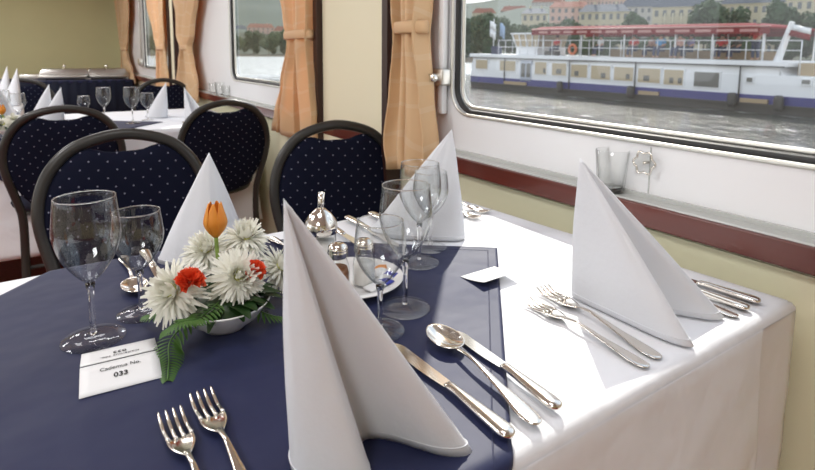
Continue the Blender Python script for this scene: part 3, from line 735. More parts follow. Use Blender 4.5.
def make_knife(L, label, thick=1.0):
    t = thing('knife', label, 'knife', group='table knives')
    bm = BM(); hl = L*.45; ribbon(bm, [(-L/2, .003, .0048, .002), (-L/2+.004, .0090*thick, .0052, .0038), (-L/2+.018, .0105*thick, .0055, .0042), (-L/2+.06, .0080*thick, .0055, .0040), (-L/2+hl*.85, .0062*thick, .0055, .0040), (-L/2+hl, .0066, .005, .0036), (-L/2+hl+.005, .0050, .0045, .0022)])
    obj('handle', bm, M['steel'], t)
    bm = BM(); y0 = -L/2+hl; y1 = L/2; n = 22; sec = []
    for i in range(n+1):
        v = i/n; y = y0+(y1-y0)*v
        back_x = .0062 - .0*v - (.010*max(0, v-.80)**2/.04)
        edge_x = -.0062-.0045*math.sin(min(1, v*1.3)*PI*.75)+(.010*max(0, v-.86)**2/.0196*1.1)
        if v > .995: back_x = -.0008; edge_x = -.0018
        z = .0046-.003*v
        sec.append([bm.verts.new((back_x, y, z-.0006)), bm.verts.new((back_x, y, z+.0008)), bm.verts.new((edge_x, y, z+.0002)), bm.verts.new((edge_x, y, z-.0001))])
    for a, b2 in zip(sec, sec[1:]):
        for k in range(4): bm.faces.new((a[k], a[(k+1) % 4], b2[(k+1) % 4], b2[k]))
    bm.faces.new(sec[0]); bm.faces.new(sec[-1][::-1]); bmesh.ops.recalc_face_normals(bm, faces=bm.faces[:])
    obj('blade', bm, M['steel'], t, smooth=False); return t
def lay(o, tip, end, z=T+.0035, label=None, first=False, L0=.21, roll=0):
    if not first: o = dup(o, label=label)
    tip, end = Vector(tip), Vector(end); d = tip-end; m = (tip+end)/2
    o.location = (m.x, m.y, z); o.rotation_euler = (0, 0, math.atan2(d.y, d.x)-PI/2); s = d.length/L0; o.scale = (min(1.15, max(.95, s)), s, 1)
    if label: o['label'] = label
    return o
fk = make_fork(.205, 'dinner fork left of the pair by the nearest napkin, tines up')
sp = make_spoon(.21, 'large soup spoon with a bright bowl between the two knives')
kn = make_knife(.225, 'thick handled dinner knife nearest the largest napkin', 1.0)
def w2(px, py): p = onz(px, py); return (p.x, p.y)
Z1 = T+.0055
p = Vector(w2(170, 422)); lay(fk, p, p+Vector((.006, -.20)), Z1, first=True, L0=.205)
p = Vector(w2(201, 402)); lay(fk, p, p+Vector((.003, -.205)), Z1, 'dinner fork right of the pair by the nearest napkin, closer to it', L0=.205)
lay(kn, (0.353, 0.558), (0.354, 0.344), Z1, first=True, L0=.225)
lay(sp, (0.412, 0.555), (0.391, 0.344), Z1+.0015, first=True, L0=.21)
lay(kn, (0.439, 0.539), (0.426, 0.348), Z1, 'narrow knife lying right of the soup spoon', L0=.225)
Z2 = T+.0022
lay(fk, w2(528, 304), w2(648, 370), Z2, 'fork at the front left of the window side napkin', L0=.205)
lay(fk, w2(542, 292), w2(660, 361), Z2, 'fork tucked closest to the window side napkin', L0=.205)
lay(kn, (.862, .545), w2(760, 306), Z2, 'knife nearest the window edge of the table', L0=.225)
lay(kn, (.832, .530), w2(749, 313), Z2, 'knife in the middle of the trio right of the window side napkin', L0=.225)
lay(sp, (.800, .515), w2(738, 319), Z2, 'dessert spoon nearest the window side napkin, right of it', L0=.21)
lay(fk, w2(489, 215), w2(432, 200), Z2, 'fork at the far window corner of the near table', L0=.205)
lay(fk, w2(480, 221), w2(425, 204), Z2, 'second fork at the far window corner, closer to the napkin', L0=.205)
for x, lb in ((.49, 'knife by the far edge behind the metal sugar pourer'), (.55, 'knife by the far edge left of the middle wine glass'), (.61, 'knife by the far edge next to the curtain side napkin')):
    lay(kn, (x-.003, .845), (x, 1.065), T+.0055, lb, L0=.225)
lay(sp, (.098, .880), (.100, 1.078), T+.0055, 'spoon laid at the far edge behind the left wine glasses', L0=.21)
lay(kn, (.138, .885), (.135, 1.078), T+.0055, 'knife laid behind the left wine glasses, beside the spoon', L0=.225)
lay(fk, (0.371, 0.833), (0.360, 1.035), T+.0055, 'fork behind the flowers at the far table edge', L0=.205)
# forks and knives on the second table by the right napkins
lay(fk, (.66, 2.92), (.68, 3.12), Z2, 'fork in front of the tall napkin on the second table', L0=.205)
lay(kn, (.61, 3.10), (.61, 2.89), Z2, 'knife in front of the tall napkin on the second table', L0=.225)
# ------------------------------------------------------------------ cards
p0, p1, p2, p3 = [onz(*q) for q in ((77, 356), (152, 338), (164, 381), (86, 400))]
c = (p0+p1+p2+p3)/4; ex = ((p1-p0)+(p2-p3)).normalized(); ang = math.atan2(ex.y, ex.x)
t = thing('place_card', 'white folded place card printed 033 on the navy cloth below the left glass', 'card', (c.x, c.y, T+.0045), (0, 0, ang))
Wc, Dc, hh = .041, .048, .009
for s in (-1, 1):
    bm = BM(); grid(bm, 8, 6, lambda u, v: ((u*2-1)*Wc, s*(.0015+Dc*v)-.006, hh*(1-v)+.0005))
    solid(obj('card_leaf', bm, M['paper'], t), .0006)
tilt = math.atan2(hh, Dc)
text_mesh('lettering', 'Cademus No.', .0076, M['ink'], t, (0, -.0225, .0078), (tilt, 0, 0))
text_mesh('lettering', '033', .0100, M['ink'], t, (0, -.0365, .0052), (tilt, 0, 0), .0002)
text_mesh('lettering', 'Cademus No.', .0076, M['ink'], t, (0, .0095, .0082), (tilt, 0, PI))
text_mesh('lettering', '033', .0100, M['ink'], t, (0, .0225, .0057), (tilt, 0, PI), .0002)
cc = [onz(*q) for q in ((462, 279), (490, 270), (520, 280), (485, 291))]
c = sum(cc, Vector())/4; ex = (cc[1]-cc[0]+cc[2]-cc[3]); ang = math.atan2(ex.y, ex.x)
t = thing('blank_card', 'plain white card at the right corner of the navy cloth, in the sun', 'card', (c.x, c.y, T+.004), (0, 0, ang))
lx = (cc[2]-cc[3]).length/2; ly = (cc[3]-cc[0]).length/2
bm = BM(); grid(bm, 10, 8, lambda u, v: ((u*2-1)*lx, (v*2-1)*ly, .001+.010*(1-v)**1.5)); solid(obj('card_leaf', bm, M['paper'], t), .0006)
text_mesh('lettering', '033', .012, M['fade'], t, (0, .006, .0028), (-.12, 0, PI))
# ------------------------------------------------------------------ cruet plate
PX, PY = 0.396, 0.750
bm = BM(); lathe(bm, [(0, .003), (.054, .003), (.060, .006), (.083, .013), (.084, .0145), (.082, .015), (.058, .0085), (.052, .0055), (0, .0055)], 56)
pl = obj('cruet_plate', bm, M['porcelain'], loc=(PX, PY, T+.003)); tag(pl, 'white porcelain plate holding the salt, pepper and sugar', 'plate')
zt = T+.0092
def shaker(x, y, h, r, fill, label, name):
    t = thing(name, label, 'shaker', (x, y, zt), group='shakers on the cruet plate')
    bm = BM(); lathe(bm, [(0, 0), (r*.92, 0), (r, .004), (r, h*.42), (r*.92, h*.55), (r*.72, h*.68), (r*.70, h*.75), (0, h*.75)], 32); obj('jar', bm, M['tumbler'], t)
    bm = BM(); lathe(bm, [(0, .003), (r*.86, .003), (r*.9, .006), (r*.9, h*.40), (r*.8, h*.5), (0, h*.52)], 28); obj('contents', bm, M[fill], t)
    bm = BM(); pr = [(r*.76, h*.70)]
    for k in range(4): pr += [(r*.86, h*(.72+.03*k)), (r*.80, h*(.735+.03*k))]
    pr += [(r*.84, h*.86), (r*.78, h*.93), (r*.5, h*.985), (0, h)]; lathe(bm, [(0, h*.70)]+pr, 32); obj('cap', bm, M['steel'], t)
    return t
q = onz(338, 291, zt); shaker(q.x, q.y, .078, .0185, 'amber', 'pepper shaker with brown contents and steel cap beside the nearest napkin', 'pepper_shaker')
q = onz(364, 284, zt); shaker(q.x, q.y, .076, .0180, 'salt', 'salt shaker with white contents behind the small wine glass', 'salt_shaker')
q = Vector((0.387, 0.849)); t = thing('sugar_pourer', 'glass sugar pourer with a steel cone lid and tall slanted spout', 'sugar pourer', (q.x, q.y, T+.0045), group=None)
bm = BM(); lathe(bm, [(0, 0), (.024, 0), (.027, .004), (.027, .062), (0, .062)], 32); obj('jar', bm, M['tumbler'], t)
bm = BM(); lathe(bm, [(0, .003), (.0235, .003), (.025, .006), (.025, .045), (0, .047)], 32); obj('sugar', bm, M['salt'], t)
bm = BM(); lathe(bm, [(0, .060), (.029, .060), (.0295, .072), (.027, .082), (.018, .094), (.0075, .103), (0, .104)], 36); obj('lid', bm, M['steel'], t)
bm = BM(); tube(bm, [(0, 0, .098), (.0005, 0, .112), (.002, -.001, .131)], .0052, 16, cap=False); solid(obj('spout', bm, M['steel'], t), .0008)
# small paper packets between the shakers and the plate rim
for k, (dx, dy, rz, mt, lb) in enumerate(((.045, -.030, .5, 'blue', 'blue sugar sachet on the plate rim, closest to the tall glass'), (.052, -.004, 1.1, 'orange', 'orange edged sugar sachet on the right of the plate'), (.022, -.048, .2, 'blue', 'blue sugar sachet at the front of the plate'), (.05, .03, 1.7, 'paper', 'white sugar sachet at the back of the plate'))):
    bm = BM(); grid(bm, 8, 5, lambda u, v: ((u*2-1)*.024, (v*2-1)*.011, .004*math.sin(PI*u)*math.sin(PI*v)+.002))
    for f in bm.faces: f.material_index = 1 if (f.calc_center_median().x < .004) else 0
    o = obj('sugar_sachet', bm, [M[mt], M['paper']], loc=(PX+dx, PY+dy, T+.0125+k*.0006), rot=(0, -.05, rz)); solid(o, .0015); tag(o, lb, 'sachet', 'sugar sachets on the cruet plate')
# ------------------------------------------------------------------ flowers
def chrysanthemum(parent, pos, R, axis, seed, layers=6, name='chrysanthemum'):
    rnd = random.Random(seed); bm = BM()
    ax = Vector(axis).normalized(); q = Vector((0, 0, 1)).rotation_difference(ax)
    for L in range(layers):
        el = -.25+1.55*L/(layers-1)*.92; n = int(46-L*4.5)
        ln = R*(1.0-.09*L)
        for k in range(n):
            a = 2*PI*(k+.5*(L % 2))/n+rnd.uniform(-.09, .09); e = el+rnd.uniform(-.14, .14); l = ln*rnd.uniform(.82, 1.08)
            w = R*.045*rnd.uniform(.8, 1.2)
            prev = None
            for i in range(5):
                s = i/4; ee = e + .35*(s-.3)*(1 if L > 2 else -.6); rr = l*s
                d = Vector((math.cos(a)*math.cos(ee), math.sin(a)*math.cos(ee), math.sin(ee))); sd = Vector((-math.sin(a), math.cos(a), 0))
                ww = w*(.35+1.1*math.sin(PI*min(1, s*.85+.1))); c0 = d*rr
                tri = [c0-sd*ww, c0+Vector((0, 0, -ww*.5)), c0+sd*ww]
                cur = [bm.verts.new(Vector(pos)+q@v) for v in tri]
                if prev:
                    bm.faces.new((prev[0], prev[1], cur[1], cur[0])); bm.faces.new((prev[1], prev[2], cur[2], cur[1]))
                prev = cur
    o = obj(name, bm, M['petal'], parent)
    bm = BM(); bmesh.ops.create_icosphere(bm, subdivisions=2, radius=R*.20, matrix=Matrix.Translation(Vector(pos)+ax*R*.10)); c = obj('flower_core', bm, M['core'], o)
    return o
def carnation(parent, pos, R, seed):
    rnd = random.Random(seed); bm = BM()
    for k in range(46):
        a = rnd.uniform(0, 2*PI); e = rnd.uniform(-.2, 1.5); tilt = rnd.uniform(-.8, .8)
        d = Vector((math.cos(a)*math.cos(e), math.sin(a)*math.cos(e), math.sin(e))); s = d.cross(Vector((0, 0, 1)))
        s = s.normalized() if s.length > .01 else Vector((1, 0, 0)); s = Matrix.Rotation(tilt, 3, d) @ s; nn = d.cross(s)
        vs = [[bm.verts.new(Vector(pos)+d*(R*(.25+.7*v))+s*(R*.42*(u-.5)*2*(.3+v))+nn*(R*.09*math.sin(u*9+k))) for v in (0, .5, 1)] for u in (0, .25, .5, .75, 1)]
        for i in range(4):
            for j in range(2): bm.faces.new((vs[i][j], vs[i+1][j], vs[i+1][j+1], vs[i][j+1]))
    return obj('carnation', bm, M['carn'], parent)
def tulip(parent, pos, h, r, base):
    bm = BM()
    for k in range(6):
        a0 = 2*PI*k/6; rr = r*(1.0 if k % 2 else .93)
        def f(u, v):
            a = a0+(u-.5)*1.35*(1-v**4*.75); w = rr*math.sin(min(1, v*1.9+.12)*PI/2)*(1-.45*max(0, v-.45)**1.3/.55**1.3)
            return (pos[0]+w*math.cos(a), pos[1]+w*math.sin(a), pos[2]+h*v*(1-.04*abs(u-.5)))
        grid(bm, 8, 14, f)
    o = obj('tulip', bm, M['tulip'], parent); solid(o, .0008)
    bm = BM(); tube(bm, catmull([base, (pos[0]*.6+base[0]*.4, pos[1]*.6+base[1]*.4, pos[2]*.6+base[2]*.4), (pos[0], pos[1], pos[2]+.003)], 5), .0028, 8); obj('stem', bm, M['stemgreen'], o)
def leaf(bm, base, tip, w, droop=.01, n=8):
    base, tip = Vector(base), Vector(tip); d = tip-base; s = Vector((-d.y, d.x, 0)); s = s.normalized() if s.length > 1e-5 else Vector((1, 0, 0))
    prev = None
    for i in range(n+1):
        v = i/n; c0 = base+d*v+Vector((0, 0, droop*math.sin(PI*v))); ww = w*math.sin(PI*min(1, v*.93+.03))**.8
        cur = [bm.verts.new(c0-s*ww), bm.verts.new(c0-Vector((0, 0, ww*.3))), bm.verts.new(c0+s*ww)]
        if prev: bm.faces.new((prev[0], prev[1], cur[1], cur[0])); bm.faces.new((prev[1], prev[2], cur[2], cur[1]))
        prev = cur
def fern(parent, pts, w, name='fern_frond'):
    bm = BM(); P = catmull(pts, 8); n = len(P)
    tube(bm, P, .0011, 5)
    for i in range(2, n):
        v = i/n; d = (P[min(i+1, n-1)]-P[i-1]).normalized(); s = d.cross(Vector((0, 0, 1))).normalized(); l = w*(1-v*.75)*(.5+.5*min(1, v*5))
        for sg in (-1, 1): leaf(bm, P[i], P[i]+s*sg*l+d*l*.45+Vector((0, 0, -.004)), .0021*(1.15-v*.5), .002, 4)
    return obj(name, bm, M['fern'], parent)
def centerpiece(cx, cy, label, full=True):
    t = thing('flower_arrangement', label, 'flowers', (cx, cy, T+.0045), group=None)
    bm = BM(); lathe(bm, [(0, 0), (.028, 0), (.031, .004), (.045, .014), (.060, .034), (.0615, .036), (.0600, .037), (.043, .018), (.03, .008), (0, .007)], 48); obj('bowl', bm, M['porcelain'], t)
    return t
q = onz(222, 340); CX, CY = q.x+.012, q.y+.030
fl = centerpiece(CX, CY, 'flower bowl with white chrysanthemums, an orange tulip and red carnations')
O = fl.location
def at(px, py, Y): return ony(px, py, Y)-O
toc = Vector((-.35, -.75, .45))
for i, (px, py, Y, R, ax) in enumerate(((173, 291, .715, .047, (-.55, -.45, .45)), (238, 277, .705, .045, (.0, -.75, .5)), (245, 238, .79, .043, (.1, -.3, .9)), (207, 250, .80, .042, (-.3, -.4, .8)), (279, 268, .76, .042, (.5, -.35, .5)), (232, 260, .83, .044, (.2, .2, 1)))):
    chrysanthemum(fl, at(px, py, Y), R, ax, 20+i)
carnation(fl, at(190, 283, .685), .0185, 3); carnation(fl, at(254, 272, .70), .016, 5)
tp_ = at(216, 237, .76); tulip(fl, tp_, .050, .0160, Vector((tp_.x*.5, tp_.y*.5, .03)))
fern(fl, [(-.03, -.02, .045), at(172, 338, .69)+Vector((0, 0, .0)), at(169, 362, .66), Vector((onz(168, 385).x, onz(168, 385).y, T+.006))-O], .028)
fern(fl, [(-.01, -.02, .045), at(198, 318, .67), at(180, 322, .655), at(163, 332, .66)], .024)
fern(fl, [(.03, .0, .04), at(262, 312, .70), at(285, 318, .70)], .026)
fern(fl, [(-.03, .03, .045), at(160, 312, .76), at(145, 316, .78)], .022)
bm = BM(); rnd = random.Random(4)
for k in range(46):
    a = rnd.uniform(0, 2*PI); e = rnd.uniform(.1, .9); b0 = Vector((math.cos(a)*.02, math.sin(a)*.02, .030)); l = rnd.uniform(.035, .058)
    leaf(bm, b0, b0+Vector((math.cos(a)*l, math.sin(a)*l, l*e*.6-.006)), rnd.uniform(.006, .011), .010)
obj('leaves', bm, M['leaf'], fl)
bm = BM(); bmesh.ops.create_icosphere(bm, subdivisions=3, radius=1, matrix=Matrix.Translation((0, 0, .028)) @ Matrix.Diagonal((.046, .046, .022, 1))); obj('floral_foam', bm, M['leaf'], fl)
# second table arrangement
q = onz(14, 138); f2 = centerpiece(q.x, q.y, 'small white flower bowl on the second table at the left picture edge'); f2.location.z = T+.004
for i, (x, y, z, R, ax) in enumerate(((-.03, -.03, .06, .04, (-.3, -.6, .6)), (.04, -.02, .055, .038, (.5, -.5, .6)), (0, .03, .075, .04, (0, 0, 1)))):
    chrysanthemum(f2, (x, y, z), R, ax, 50+i, layers=4)
bm = BM()
for k in range(34):
    a = rnd.uniform(0, 2*PI); b0 = Vector((math.cos(a)*.02, math.sin(a)*.02, .035)); l = rnd.uniform(.06, .10); leaf(bm, b0, b0+Vector((math.cos(a)*l, math.sin(a)*l, l*rnd.uniform(-.2, .8))), .013, .014)
obj('leaves', bm, M['leaf'], f2)
tulip(f2, Vector((-.035, 0, .10)), .044, .016, Vector((-.01, 0, .03)))
# ------------------------------------------------------------------ outside: water
WZ = -1.45
def RB(az): k = max(0, min(1, (36-az)/10)); k = k*k*(3-2*k); return 190+270*k        # distance of the far bank by bearing
bm = BM(); rr = [.01, .04, .1, .2, .35, .55, .75, .999]; vs = []
for k in rr: vs.append([bm.verts.new((k*RB(a)*math.sin(math.radians(a)), k*RB(a)*math.cos(math.radians(a)), WZ)) for a in range(-20, 121, 2)])
for a, b2 in zip(vs, vs[1:]):
    for i in range(len(a)-1): bm.faces.new((a[i], a[i+1], b2[i+1], b2[i]))
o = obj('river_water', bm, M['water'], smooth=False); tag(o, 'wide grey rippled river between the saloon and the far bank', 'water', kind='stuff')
# ------------------------------------------------------------------ outside: ship
SA = Vector((28.59, 33.66, WZ)); SE = Vector((-1.13, -24.14, 0)).normalized(); SN = Vector((-SE.y, SE.x, 0))
def ss(px, py, back=0):
    d = ray(px, py); P0 = SA+SN*back; k = (P0-CAM).dot(SN)/d.dot(SN); p = CAM+d*k; return (p-SA).dot(SE), p.z-WZ
ship = thing('excursion_ship', 'white and blue passenger ship with a red deck canopy moored across the river', 'ship', SA, (0, 0, math.atan2(SE.y, SE.x)))
S0 = ss(468, 80)[0]; S1 = ss(815, 100)[0]+7.0; BW = 5.2
zb0, zb1 = ss(475, 74)[1], ss(640, 91)[1]         # top of blue band
zdeck = (ss(475, 55)[1]+ss(637, 60)[1])/2; sB = ss(772, 62)[0]
def bx(nm, s0, s1, y0, y1, z0, z1, mat, par=ship, bev=0):
    bm = BM(); box(bm, s0, s1, y0, y1, z0, z1)
    if bev: bevel(bm, bev)
    return obj(nm, bm, mat, par, smooth=False)
# hull with a raked bow to the right
def hull(nm, z0, z1, off, mat):
    bm = BM(); n = 26; ring0 = []; ring1 = []
    def sec(s):
        k = max(0, (s-(S1-8))/8); k0 = max(0, ((S0+2)-s)/2); return BW/2*(1-k**2.2*.96)*(1-.12*k0**2)
    for z, out in ((z0, ring0), (z1, ring1)):
        fl_ = .93 if z == z0 else 1
        xs = [S0+(S1-S0)*i/n for i in range(n+1)]
        for x in xs: out.append(bm.verts.new((x, BW/2-(sec(x)+off)*1.0, z)))
        for x in xs[::-1]: out.append(bm.verts.new((x, BW/2+(sec(x)+off), z)))
    m = len(ring0)
    for i in range(m): bm.faces.new((ring0[i], ring0[(i+1) % m], ring1[(i+1) % m], ring1[i]))
    bm.faces.new(ring1); bm.faces.new(ring0[::-1]); bmesh.ops.recalc_face_normals(bm, faces=bm.faces[:])
    return obj(nm, bm, mat, ship, smooth=False)
zb = (zb0+zb1)/2
hull('hull', -.6, .42, 0, M['darkhull']); hull('hull_band', .42, zb, .04, M['hullblue']); hull('rub_rail', .34, .44, .12, M['darkhull'])
ztop = zdeck-.25
hull('bow_bulwark', zb, zb+.95, -.02, M['hull'])
sC = ss(795, 88)[0]; sC0 = ss(778, 66)[0]
bm = BM(); hexa(bm, [(S0+.3, .04, zb), (sC, .04, zb), (sC, BW-.04, zb), (S0+.3, BW-.04, zb), (S0+.5, .10, ztop), (sC0, .10, ztop), (sC0, BW-.1, ztop), (S0+.5, BW-.1, ztop)]); obj('superstructure', bm, M['hull'], ship, smooth=False)
bx('upper_deck', S0+.2, sC0+.4, -.05, BW+.05, ztop, zdeck, M['hull'], bev=.03)
bx('deck_edge_line', S0+.25, sC0+.3, -.09, -.06, ztop-.04, ztop+.02, M['darkhull'])
# windows measured on the photo
wl = [(476, 488, 57, 70, 'shipcurtain'), (500, 516, 59, 72, 'shipcurtain'), (535, 547, 62, 75, 'shipcurtain'), (552, 567, 63, 76, 'shipcurtain'), (571, 588, 64, 78, 'shipcurtain'),
      (591, 611, 65, 80, 'shipcurtain'), (614, 634, 66, 81, 'shipcurtain'), (638, 661, 67, 83, 'shipcurtain'), (664, 684, 68, 85, 'shipcurtain'), (694, 720, 70, 87, 'shipglass'), (746, 754, 75, 81, 'shipglass'), (801, 812, 77, 83, 'shipglass')]
for i, (a, b2, c0, c1, mt) in enumerate(wl):
    s0, z1_ = ss(a, c0+.0); s1, z0_ = ss(b2, c1); z1b = ss(b2, c0+1.0)[1]
    z1_ = min((z1_+z1b)/2, ztop-.12); z0_ = max(z0_-.08, zb+.12)
    fr = bx('cabin_window', s0, s1, -.03, .10, z0_, z1_, M['hull'])
    bx('window_pane', s0+.06, s1-.06, -.045, -.02, z0_+.06, z1_-.06, M[mt], fr)
    if mt == 'shipcurtain' and i > 1:
        rnd2 = random.Random(i)
        for _ in range(2):
            sx = s0+(s1-s0)*rnd2.uniform(.2, .75); bx('window_object', sx, sx+.22, -.06, -.04, z0_+.15, z0_+.45, M['shipglass'], fr)
s0, z1_ = ss(521, 59); s1, z0_ = ss(531, 82)
dr = bx('cabin_door', s0, s1, -.04, .1, zb-.1, ztop-.1, pbr('door_grey', (.42, .45, .52), .5))
for k in (0, 1):
    w_ = (s1-s0)/2; bx('door_pane', s0+k*w_+.10, s0+(k+1)*w_-.06, -.06, -.03, zb+.15, ztop-.3, M['shipglass'], dr)
for px in (505, 570, 636, 741): s = ss(px, 70)[0]; bm = BM(); tube(bm, [(s, -.06, .3), (s, -.06, ztop)], .04, 6); obj('drain_pipe', bm, M['darkhull'], ship)
for px in (562, 633, 735, 782): s = ss(px, 98)[0]; bm = BM(); lathe(bm, [(0, -.35), (.14, -.35), (.2, -.2), (.2, .2), (.14, .35), (0, .35)], 12, cx=s, cy=-.28, cz=.55); obj('fender', bm, M['darkhull'], ship)
for a, b2 in ((505, 527), (640, 660), (742, 770)): s0 = ss(a, 90)[0]; s1 = ss(b2, 90)[0]; bx('bumper_board', s0, s1, -.16, -.04, .46, .66, M['tanwood'])
# deck railing
RZ = zdeck+.95
bm = BM()
for z in (RZ, zdeck+.5): tube(bm, [(ss(498, 50)[0], .05, z), (ss(800, 60)[0], .05, z)], .022, 5)
obj('railing', bm, M['hull'], ship)
s_a, s_b = ss(498, 50)[0], ss(800, 60)[0]; nrp = 26
for k in range(nrp+1): bm = BM(); s = s_a+(s_b-s_a)*k/nrp; tube(bm, [(s, .05, zdeck if s < sC0 else zb+.9), (s, .05, RZ)], .024, 5); obj('rail_post', bm, M['hull'], ship)
# canopy
cs0, cs1 = ss(533, 30)[0], ss(771, 30)[0]; cz0 = (ss(560, 31, 0)[1]+ss(740, 33, 0)[1])/2; cz1 = cz0+.5
bm = BM(); n = 20
def cf(u, v):
    s = cs0+(cs1-cs0)*u; a = v*PI; e = min(1, u/.02, (1-u)/.10); e = max(.0, e)**.5
    return (s, BW/2-(BW/2+.1)*math.cos(a), cz0+.10+.30*e*math.sin(a)**.6)
grid(bm, 40, 14, cf); cn = obj('canopy', bm, M['red'], ship); solid(cn, .05)
bm = BM()
for y in (-.1, BW+.1): box(bm, cs0, cs1, y-.02, y+.02, cz0-.18, cz0+.14)
obj('canopy_valance', bm, M['red'], ship, smooth=False)
bm = BM()
for k in range(13): s = cs0+.7+(cs1-cs0-2)*k/12; box(bm, s, s+.8, -.135, -.12, cz0-.08, cz0+.06)
obj('valance_patches', bm, M['canopytop'], ship, smooth=False)
bm = BM(); tube(bm, [(cs0, -.1, cz0+.17), (cs1, -.1, cz0+.17)], .05, 6); obj('canopy_piping', bm, M['canopytop'], ship)
for px in (542, 580, 623, 674, 711, 762):
    s = ss(px, 45)[0]
    for y in (.1, BW-.1): bm = BM(); tube(bm, [(s, y, zdeck), (s, y, cz0+.1)], .05, 6); obj('canopy_post', bm, M['hull'], ship)
# wheelhouse
a0, za = ss(510, 52); a1, _ = ss(531, 52); b0, zc = ss(507, 38); b1, _ = ss(534, 38)
bm = BM(); hexa(bm, [(a0, .6, zdeck), (a1, .6, zdeck), (a1, 3.4, zdeck), (a0, 3.4, zdeck), (a0, .6, zdeck+.55), (a1, .6, zdeck+.55), (a1, 3.4, zdeck+.55), (a0, 3.4, zdeck+.55)])
wh = obj('wheelhouse', bm, M['hull'], ship, smooth=False)
zw = max(zc, zdeck+1.3)
for k in range(5):
    u = k/4; bm = BM(); tube(bm, [(a0+(a1-a0)*u, .62, zdeck+.5), (b0+(b1-b0)*u, .5, zw)], .05, 5); obj('mullion', bm, M['hull'], wh)
bm = BM(); hexa(bm, [(a0+.05, .64, zdeck+.5), (a1-.05, .64, zdeck+.5), (a1-.05, 3.3, zdeck+.5), (a0+.05, 3.3, zdeck+.5), (b0+.05, .55, zw), (b1-.05, .55, zw), (b1-.05, 3.4, zw), (b0+.05, 3.4, zw)]); obj('glazing', bm, M['shipcurtain'], wh, smooth=False)
bx('wheelhouse_roof', b0-.1, b1+.1, .4, 3.5, zw, zw+.1, M['hull'], wh)
# slanted mast, flags, life rings
m0, m1 = ss(770, 62), ss(786, 18); bm = BM(); tube(bm, [(m0[0], .6, m0[1]), (m1[0], .6, m1[1])], [.26, .16], 8, flat=(1, .6)); obj('mast', bm, M['hull'], ship, smooth=False)
def flag(s, z, w, h, cols, yo=.5):
    for k, cn_ in enumerate(cols):
        bm = BM(); grid(bm, 10, 2, lambda u, v: (s+w*u, yo+.12*math.sin(u*6), z-h*(k+v)/len(cols)-.25*u)); solid(obj('flag_stripe', bm, cn_, ship), .02)
flag(ss(784, 20)[0], ss(784, 20)[1], .9, .55, [M['hull'], M['red']])
fs, fz = ss(491, 24); bm = BM(); tube(bm, [(fs, .3, zdeck), (fs, .3, fz)], .035, 6); obj('flagpole', bm, M['hull'], ship)
flag(ss(487, 26)[0], ss(487, 26)[1], .75, 1.1, [M['hull'], M['hull']], .3)
flag(ss(497, 26)[0], ss(497, 26)[1]-.1, .6, .9, [pbr('pale_blue_flag', (.25, .35, .5), .6)], .3)
for px, py in ((573, 51),):
    s, z = ss(px, py); bm = BM(); tube(bm, [(s+.28*math.cos(a), -.05, z+.28*math.sin(a)) for a in [2*PI*i/20 for i in range(20)]], .085, 8, closed=True); obj('life_ring', bm, M['lifering'], ship)
bx('deck_bench', ss(585, 50)[0], ss(650, 50)[0], 2.4, 2.9, zdeck, zdeck+.45, M['tanwood']); bx('deck_bench', ss(660, 50)[0], ss(750, 50)[0], 2.4, 2.9, zdeck, zdeck+.45, M['tanwood'])
bx('deck_box', ss(793, 66)[0], ss(812, 66)[0]+4, .5, BW-.5, zb+.9, zb+1.55, M['tanwood'])
s_, z_ = ss(549, 57); bx('deck_locker', s_-.5, s_+.5, .06, .5, zdeck, zdeck+.28, M['darkhull'])
s_, z_ = ss(493, 53); bx('deck_winch', s_-.3, s_+.3, .06, .6, zdeck, zdeck+.55, pbr('navy_cover', (.03, .04, .09), .7))
